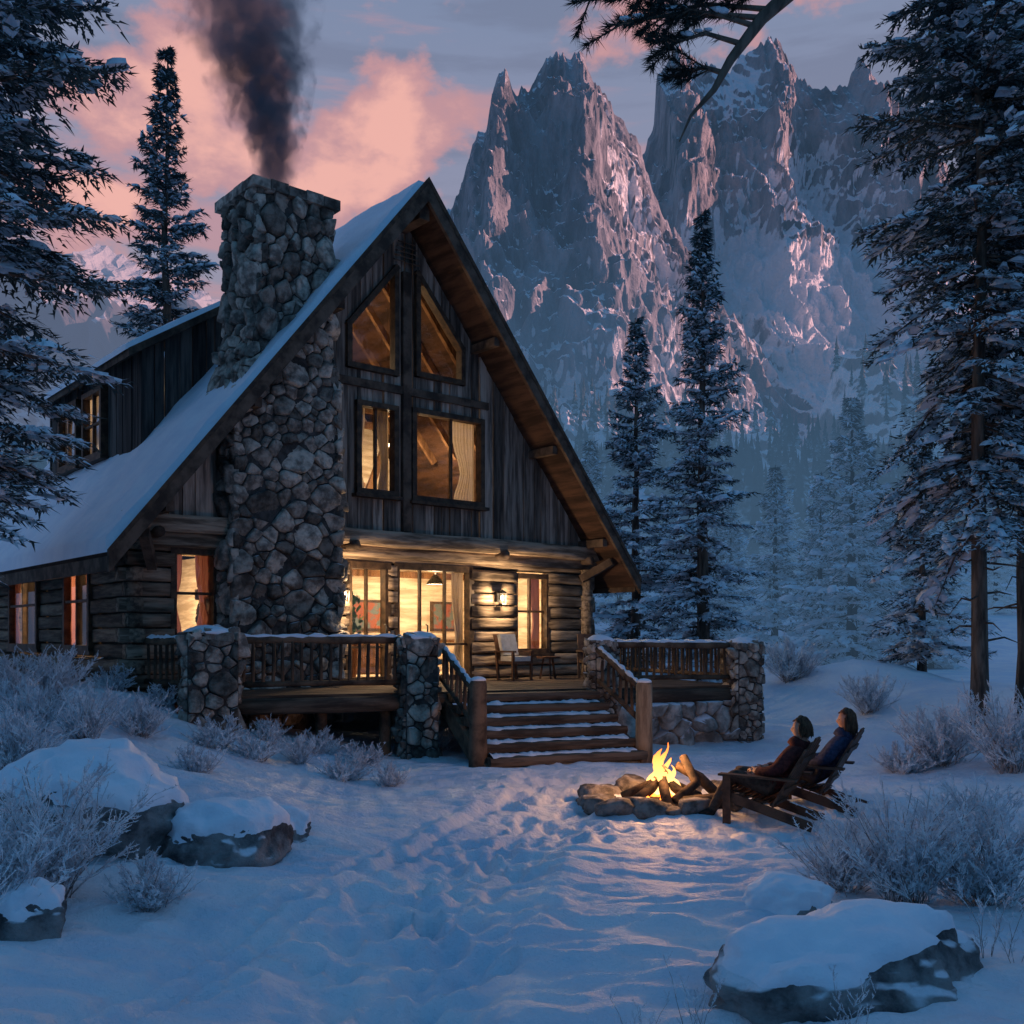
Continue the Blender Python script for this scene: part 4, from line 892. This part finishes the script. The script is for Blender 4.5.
def put_shrub(kind,px,py,sc,label,group=None,ymax=60):
    p=onground(px,py,ymax=ymax); p.z-=.03
    if kind not in protos:
        t=thing('frosted_shrub',p,U(0,6),label,'shrub',group); st,fo=sv[kind]; st.build('stems',m_twig,t); fo.build('frosted_twigs',m_frost,t); protos[kind]=t; t.scale=(sc,)*3
    else:
        t=dup(protos[kind],p,U(0,6),sc,label)
        if group: t['group']=group
        elif 'group' in t: del t['group']
    return t
GN={'g1':'shrubs on the left bank','g2':'brush below the deck','g3':'bushes behind the right railing'}
for k,px,py,sc,lab in (
 (0,45,900,1.15,'large frosted bush at the left edge in front of the big boulder'),
 (1,-5,925,1.0,'frosted bush cut off by the left edge below the large bush'),
 (3,150,908,.95,'low frosted bush below the large left boulder'),
 (1,15,770,1.0,'frosted shrub at the left edge behind the big boulder')):
    put_shrub(k,px,py,sc,lab,None)
for k,px,py,sc in ((0,85,742,.8),(1,140,735,.8),(0,55,700,.8),(1,10,700,.9),(3,160,705,.9),(3,110,690,1.1),(0,30,735,.8)):
    put_shrub(k,px,py,sc,'frosted shrub on the bank left of the deck',GN['g1'])
for k,px,py,sc in ((3,215,745,1.1),(3,255,758,1.1),(1,300,762,.6),(3,345,780,1.0),(3,390,784,.8),(3,195,772,.9),(1,270,742,.55),(3,320,752,1.),(3,365,764,.9)):
    put_shrub(k,px,py,sc,'low frosted brush along the foot of the deck',GN['g2'])
for k,px,py,sc in ((0,690,672,2.0),(1,745,676,1.9),(0,640,672,1.9),(1,790,680,1.5)):
    put_shrub(k,px,py,sc,'big frosted bush behind the right deck railing',GN['g3'])
for k,px,py,sc,lab in (
 (1,432,752,.75,'frosted bush at the foot of the pillar left of the stairs'),
 (0,905,905,1.05,'tallest frosted bush behind the right foreground boulder'),(1,990,905,1.2,'frosted bush at the right edge behind the foreground boulder'),(1,845,890,.9,'frosted bush left of the tallest one behind the right boulder'),
 (1,945,765,1.3,'frosted bush left of the foot of the bare right trunk'),(0,1010,770,1.3,'frosted bush at the right edge beside the bare trunks'),(3,905,772,1.2,'low frosted tuft left of the bush at the bare right trunk'),(3,950,835,1.1,'low frosted tuft on the snow right of the two chairs'),(0,975,850,.8,'frosted bush on the snow between the chairs and the right edge'),
 (1,870,712,1.2,'frosted bush on the snowy rise behind the chairs'),
 (4,700,1035,.6,'bare frosted twigs at the bottom edge left of the foreground boulder'),(4,845,1045,.55,'bare frosted twigs at the bottom edge below the foreground boulder'),(4,640,1050,.5,'sparse frosted twigs at the bottom edge, leftmost of three'),
 (4,1000,965,.8,'bare frosted twigs right of the foreground boulder')):
    put_shrub(k,px,py,sc,lab,None)
# ------------------------------------------------------------------ campfire
FY=12.65; FX=(662-512)/F*FY; FZ=gz(FX,FY)
fire=thing('campfire',(FX,FY,FZ),0,'burning campfire of charred logs inside the ring of stones','fire')
for i in range(7):
    a=i*.9+.2; m=MB(); m.tube([(math.cos(a)*.5,math.sin(a)*.5,.05),(math.cos(a)*.2,math.sin(a)*.2,.2),(-math.cos(a)*.06,-math.sin(a)*.06,.36+.04*(i%3))],[.07,.065,.05],8,jit=.08); m.build('log',m_burnt,fire,True)
for P_,r_ in ((((.1,-.4,.08),(.4,-.2,.28),(.28,.05,.58)),.07),(((.2,-.5,.08),(.6,-.45,.12),(.95,-.35,.1)),.085),(((.75,.1,.06),(.5,.12,.3),(.2,.1,.46)),.07)):
    m=MB(); m.tube(P_,[r_,r_*.95,r_*.8],8,jit=.08); m.build('log',m_burnt,fire,True)
mf,nt=mk('flame'); L=nt.links.new; o=nd(nt,'ShaderNodeOutputMaterial'); tc=nd(nt,'ShaderNodeTexCoord'); sp=nd(nt,'ShaderNodeSeparateXYZ'); L(tc.outputs['Object'],sp.inputs[0])
cr=nd(nt,'ShaderNodeValToRGB'); L(math_(nt,'MULTIPLY',sp.outputs[2],1.5),cr.inputs[0]); e=cr.color_ramp.elements; e[0].position=.1;e[0].color=(1,.6,.24,1);e[1].position=1;e[1].color=(1,.2,.03,1); x=e.new(.5); x.color=(1,.45,.12,1)
em=nd(nt,'ShaderNodeEmission',{'Strength':3.2}); L(cr.outputs[0],em.inputs[0]); tr=nd(nt,'ShaderNodeBsdfTransparent'); mx=nd(nt,'ShaderNodeMixShader'); lw=nd(nt,'ShaderNodeLayerWeight',{'Blend':.5})
mpf=nd(nt,'ShaderNodeMapping',{'Scale':(9,9,4)}); L(tc.outputs['Object'],mpf.inputs[0]); nz=nd(nt,'ShaderNodeTexNoise',{'Scale':1.2,'Detail':3.}); L(mpf.outputs[0],nz.inputs['Vector'])
f=math_(nt,'ADD',lw.outputs['Facing'],math_(nt,'MULTIPLY',math_(nt,'SUBTRACT',nz.outputs['Fac'],.5),1.8)); L(maprange(nt,f,.3,.75,0,1),mx.inputs[0])
L(em.outputs[0],mx.inputs[1]); L(tr.outputs[0],mx.inputs[2]); L(mx.outputs[0],o.inputs[0])
m=MB()
for k,(x,y,h,r,ph) in enumerate(((-.02,0,.62,.09,0),(.1,.05,.5,.07,1.3),(-.13,.06,.43,.07,2.2),(.06,-.1,.4,.07,3.1),(-.22,-.05,.3,.05,4.),(.22,0,.32,.05,5.),(0,.12,.56,.06,.7),(.15,-.05,.43,.045,2.6),(-.08,-.08,.49,.05,5.5),(.03,.04,.70,.035,1.9))):
    P=[];Rd=[]
    for i in range(13):
        t=i/12; P.append((x+.08*math.sin(t*6.5+ph)*t-x*.5*t,y+.06*math.cos(t*6+ph)*t,.06+h*t)); Rd.append(max(.003,r*(.6+1.3*t)*(1-t)**.85*1.25*(1+.18*math.sin(t*17+ph*3))))
    m.tube(P,Rd,9)
m.build('flame',mf,fire,True)
m=MB(); V,Fs=ico(3); m.add([(v[0]*.5,v[1]*.5,.03+v[2]*.07) for v in V],Fs); m.build('ash_bed',m_burnt,fire,True)
m_ember=emis('ember',(1,.22,.03),5.)
m=MB(); V,Fs=ico(1)
for i in range(26):
    a=U(0,6.28);r=U(0,.34);q=U(.02,.05); m.add([(r*math.cos(a)+v[0]*q,r*math.sin(a)+v[1]*q,.1+v[2]*q*.7) for v in V],Fs)
m.build('embers',m_ember,fire,True)
plight('fire_light',(0,-.05,.70),125,(1,.46,.17),.25,fire)
for i in range(19):
    a=i*6.283/19+U(-.1,.1); r=U(.74,.95); x,y=FX+r*1.08*math.cos(a),FY+r*math.sin(a)
    s=U(.11,.2)*(1.3 if math.cos(a)<-.2 else 1)
    boulder((x,y,gz(x,y)-.02),(s*1.35,s,s*.62),U(0,6),100+i,'fieldstone in the ring around the campfire','stones of the campfire ring',snow=False,name='fire_stone',sub=3,mat=m_fstone)
# ------------------------------------------------------------------ chairs + people
def adirondack(loc,rz,label,wood):
    t=thing('adirondack_chair',loc,rz,label,'chair')
    m=MB()
    for k in range(7):
        a=k/6; x=.42-a*.56; z=.385-a*.125; m.beam((x,-.27,z),(x,.27,z),.082,.022,up=(.22,0,1))
    m.build('seat',wood,t)
    m=MB(); th=R_(30)
    for k in range(6):
        y=(k-2.5)*.098; yt=(k-2.5)*.115; top=.90-.022*(k-2.5)**2
        p=Vector((-.13,y,.24)); q=Vector((-.13-math.sin(th)*top,yt,.24+math.cos(th)*top)); m.beam(p,q,.086,.022,up=(1,0,.5))
    for s in (.2,.62): m.beam((-.155-math.sin(th)*s,-.3,.24+math.cos(th)*s),(-.155-math.sin(th)*s,.3,.24+math.cos(th)*s),.025,.07,up=(-.5,0,1))
    m.build('backrest',wood,t)
    for y in (-.335,.335):
        m=MB(); m.beam((.46,y,.575),(-.42,y,.56),.13,.024); m.build('arm',wood,t)
        m=MB(); m.box(.33,.42,y-.014,y+.014,0,.562); m.build('leg',wood,t)
        y2=y*.9; m=MB(); m.beam((.44,y2,.34),(-.58,y2,.05),.026,.11); m.build('leg',wood,t)
    return t
def person(loc,rz,label,jacket,trous,hairm,skin,boots,seed,long_hair=False,turn=0):
    t=thing('person',loc,rz,label,'person')
    J=[];Rr=[];E=[];T=[]
    def j(p,r,par=None,tg='jacket'):
        J.append(Vector(p));Rr.append(r if hasattr(r,'__len__') else (r,r))
        if par is not None: E.append((par,len(J)-1)); T.append(tg)
        return len(J)-1
    pel=j((-.07,0,.425),(.17,.14)); bel=j((-.165,0,.565),(.18,.155),pel); ch=j((-.30,0,.745),(.20,.16),bel); nb=j((-.395,0,.90),(.09,.085),ch); nk=j((-.41,0,.97),(.052,.055),nb,'skin'); hd=j((-.405,0,1.04),(.06,.06),nk,'skin')
    for s in (-1,1):
        sh=j((-.34,s*.195,.845),(.095,.095),ch); el=j((-.19,s*.31,.64),(.082,.082),sh); wr=j((.04,s*.2,.605),(.06,.056),el); ha=j((.09,s*.165,.61),(.036,.022),wr,'skin'); kn=j((.14,s*.135,.615),(.036,.02),ha,'skin')
        for f in range(4):
            o=(f-1.5)*.017; a=j((.165+.006*(f in(1,2)),s*(.115)+o*.6,.61+o*.9),(.009,.009),kn,'skin'); b=j((.195+.01*(f in(1,2)),s*.085+o*.5,.595+o*.8),(.008,.008),a,'skin'); j((.20,s*.065+o*.4,.575+o*.6),(.007,.007),b,'skin')
        a=j((.115,s*.13,.645),(.011,.011),ha,'skin'); j((.15,s*.1,.65),(.009,.009),a,'skin')
        hp=j((-.03,s*.095,.42),(.11,.11),pel,'trousers'); kn=j((.37,s*(.12+.02*seed),.565-.03*seed*s),(.085,.085),hp,'trousers'); an=j((.6+.05*s*seed,s*.13,.13),(.06,.06),kn,'trousers'); hl=j((.62+.05*s*seed,s*.13,.075),(.06,.06),an,'boots'); j((.77+.05*s*seed,s*.145,.05),(.055,.045),hl,'boots')
    me=bpy.data.meshes.new('b'); me.from_pydata(J,E,[]); ob=bpy.data.objects.new('b',me); C.objects.link(ob)
    sk=ob.modifiers.new('s','SKIN'); sk.use_smooth_shade=True
    for i,r in enumerate(Rr): me.skin_vertices[0].data[i].radius=r; me.skin_vertices[0].data[i].use_root=(i==0)
    sb=ob.modifiers.new('d','SUBSURF'); sb.levels=2; sb.render_levels=2
    bpy.context.view_layer.update(); dg=bpy.context.evaluated_depsgraph_get(); ev=ob.evaluated_get(dg); m2=bpy.data.meshes.new_from_object(ev)
    vs=[v.co.copy() for v in m2.vertices]; fs=[tuple(p.vertices) for p in m2.polygons]; bpy.data.objects.remove(ob)
    names={'jacket':0,'trousers':1,'skin':2,'boots':3}; mi=[]
    for f in fs:
        c=sum((vs[i] for i in f),Vector())/len(f); best=9;bt='jacket'
        for (a,b),tg in zip(E,T):
            d=J[b]-J[a]; q=max(0,min(1,(c-J[a]).dot(d)/max(d.length_squared,1e-9))); dd=(c-J[a]-d*q).length-.5*(Rr[a][0]*(1-q)+Rr[b][0]*q)
            if dd<best: best=dd;bt=tg
        mi.append(names[bt])
    V,Fs=ico(4); hc=Vector((-.385,0,1.105)); ct,st=math.cos(turn),math.sin(turn); n0=len(vs)
    def hv(x,y,z): return hc+Vector((x*ct-y*st,x*st+y*ct,z))
    for v in V:
        x,y,z=v; X=x*.096;Y=y*.076;Z=z*.118
        if z<-.1: Y*=1-.32*(-z-.1); X=X*(1-.2*(-z-.1))+.012*(-z)
        if x>0:
            X+=.026*math.exp(-((y/.16)**2+((z+.12)/.17)**2))
            X-=.010*math.exp(-(((abs(y)-.38)/.18)**2+((z-.08)/.12)**2))
            X+=.007*math.exp(-((y/.3)**2+((z+.5)/.08)**2))-.004*math.exp(-((y/.3)**2+((z+.43)/.03)**2))
            X+=.009*math.exp(-((y/.3)**2+((z+.85)/.15)**2))
        Y+=math.copysign(.014,y)*math.exp(-(((x+.02)/.13)**2+((z+.02)/.2)**2))*(abs(y)>.75)
        vs.append(hv(X,Y,Z))
    fs+=[tuple(i+n0 for i in f) for f in Fs]; mi+=[2]*len(Fs)
    Ve,Fe=ico(2)
    for s in (-1,1):
        n0=len(vs); vs+=[hv(.079+v[0]*.011,s*.029+v[1]*.013,.009+v[2]*.007) for v in Ve]; fs+=[tuple(i+n0 for i in f) for f in Fe]; mi+=[4]*len(Fe)
    b=MB(); b.v=[tuple(v) for v in vs]; b.f=fs; o=b.build('body',None,t,True)
    for mm_ in (jacket,trous,skin,boots,m_metal): o.data.materials.append(mm_)
    o.data.polygons.foreach_set('material_index',mi)
    # hair: ragged shell plus many small locks hanging to the nape / shoulders
    h=MB(); keep=[]; hvx=[]
    for v in V:
        x,y,z=v; k=1.14+.05*math.sin(x*9+y*7)+.04*math.sin(z*14+y*5); X=x*.1*k-.01;Y=y*.083*k;Z=z*.122*k+.008
        hvx.append(hv(X,Y,Z)); keep.append(z>.50-.1*math.sin(y*9) or x<-.05+.5*max(0,z) and z>-.75)
    h.v=[tuple(v) for v in hvx]; h.f=[f for f in Fs if all(keep[i] for i in f)]
    rs=random.Random(int(abs(seed)*100)+long_hair); drop=.20 if long_hair else .10
    for i in range(150):
        a=rs.uniform(1.25,5.03); z0=rs.uniform(-.2,.9); rr=math.sqrt(max(.05,1-z0*z0))
        x0,y0=math.cos(a)*rr*.112-.01,math.sin(a)*rr*.094; l_=rs.uniform(.5,1)*drop
        P=[hv(x0*.96,y0*.96,z0*.125+.01),hv(x0*1.06,y0*1.06,z0*.125-l_*.5),hv(x0*1.04+rs.uniform(-.015,.015),y0*1.02+rs.uniform(-.015,.015),z0*.125-l_)]
        h.tube(P,[.010,.010,.002],4,cap=False)
    h.build('hair',hairm,t,True)
    c=MB(); c.tube([(-.35,0,.885),(-.38,0,.94),(-.40,0,.99)],[.13,.125,.10],14,jit=.06); c.build('collar',jacket,t,True)
    return t
def cloth(n,a,b,s=20): return M(n,a,b,(s,s,s),bump=.8,bscale=22.,bdist=.018,rough=.95)
m_skin=M('skin',(.36,.2,.14),(.44,.26,.18),(9,9,9),bump=.05,rough=.6)
c1p=(2.95,11.5);c2p=(3.66,12.1)
r1=R_(150);r2=R_(152)
g1_=gz(*c1p);g2_=gz(*c2p)
adirondack((*c1p,g1_-.03),r1,'reddish brown slatted lounge chair nearer the campfire',m_chairwood)
adirondack((*c2p,g2_-.03),r2,'dark slatted lounge chair farther from the campfire',m_chairwood2)
person((*c1p,g1_-.03),r1,'person in dark red jacket reclining in the chair nearer the fire',cloth('red_jacket',(.045,.011,.011),(.11,.028,.024)),cloth('brown_trousers',(.05,.036,.028),(.09,.065,.05)),M('dark_brown_hair',(.03,.018,.011),(.10,.06,.035),(30,30,8),bump=.5),m_skin,cloth('boots',(.02,.015,.012),(.05,.035,.025)),0.3,turn=R_(14))
person((*c2p,g2_-.03),r2,'person in dark blue jacket reclining in the chair farther from the fire',cloth('blue_jacket',(.02,.028,.06),(.05,.06,.115)),cloth('dark_trousers',(.02,.022,.03),(.05,.05,.06)),M('brown_hair',(.045,.022,.014),(.14,.07,.04),(30,30,8),bump=.5),m_skin,cloth('dark_boots',(.02,.018,.016),(.04,.035,.03)),-.3,long_hair=True,turn=R_(18))
print('done',len(bpy.data.objects))
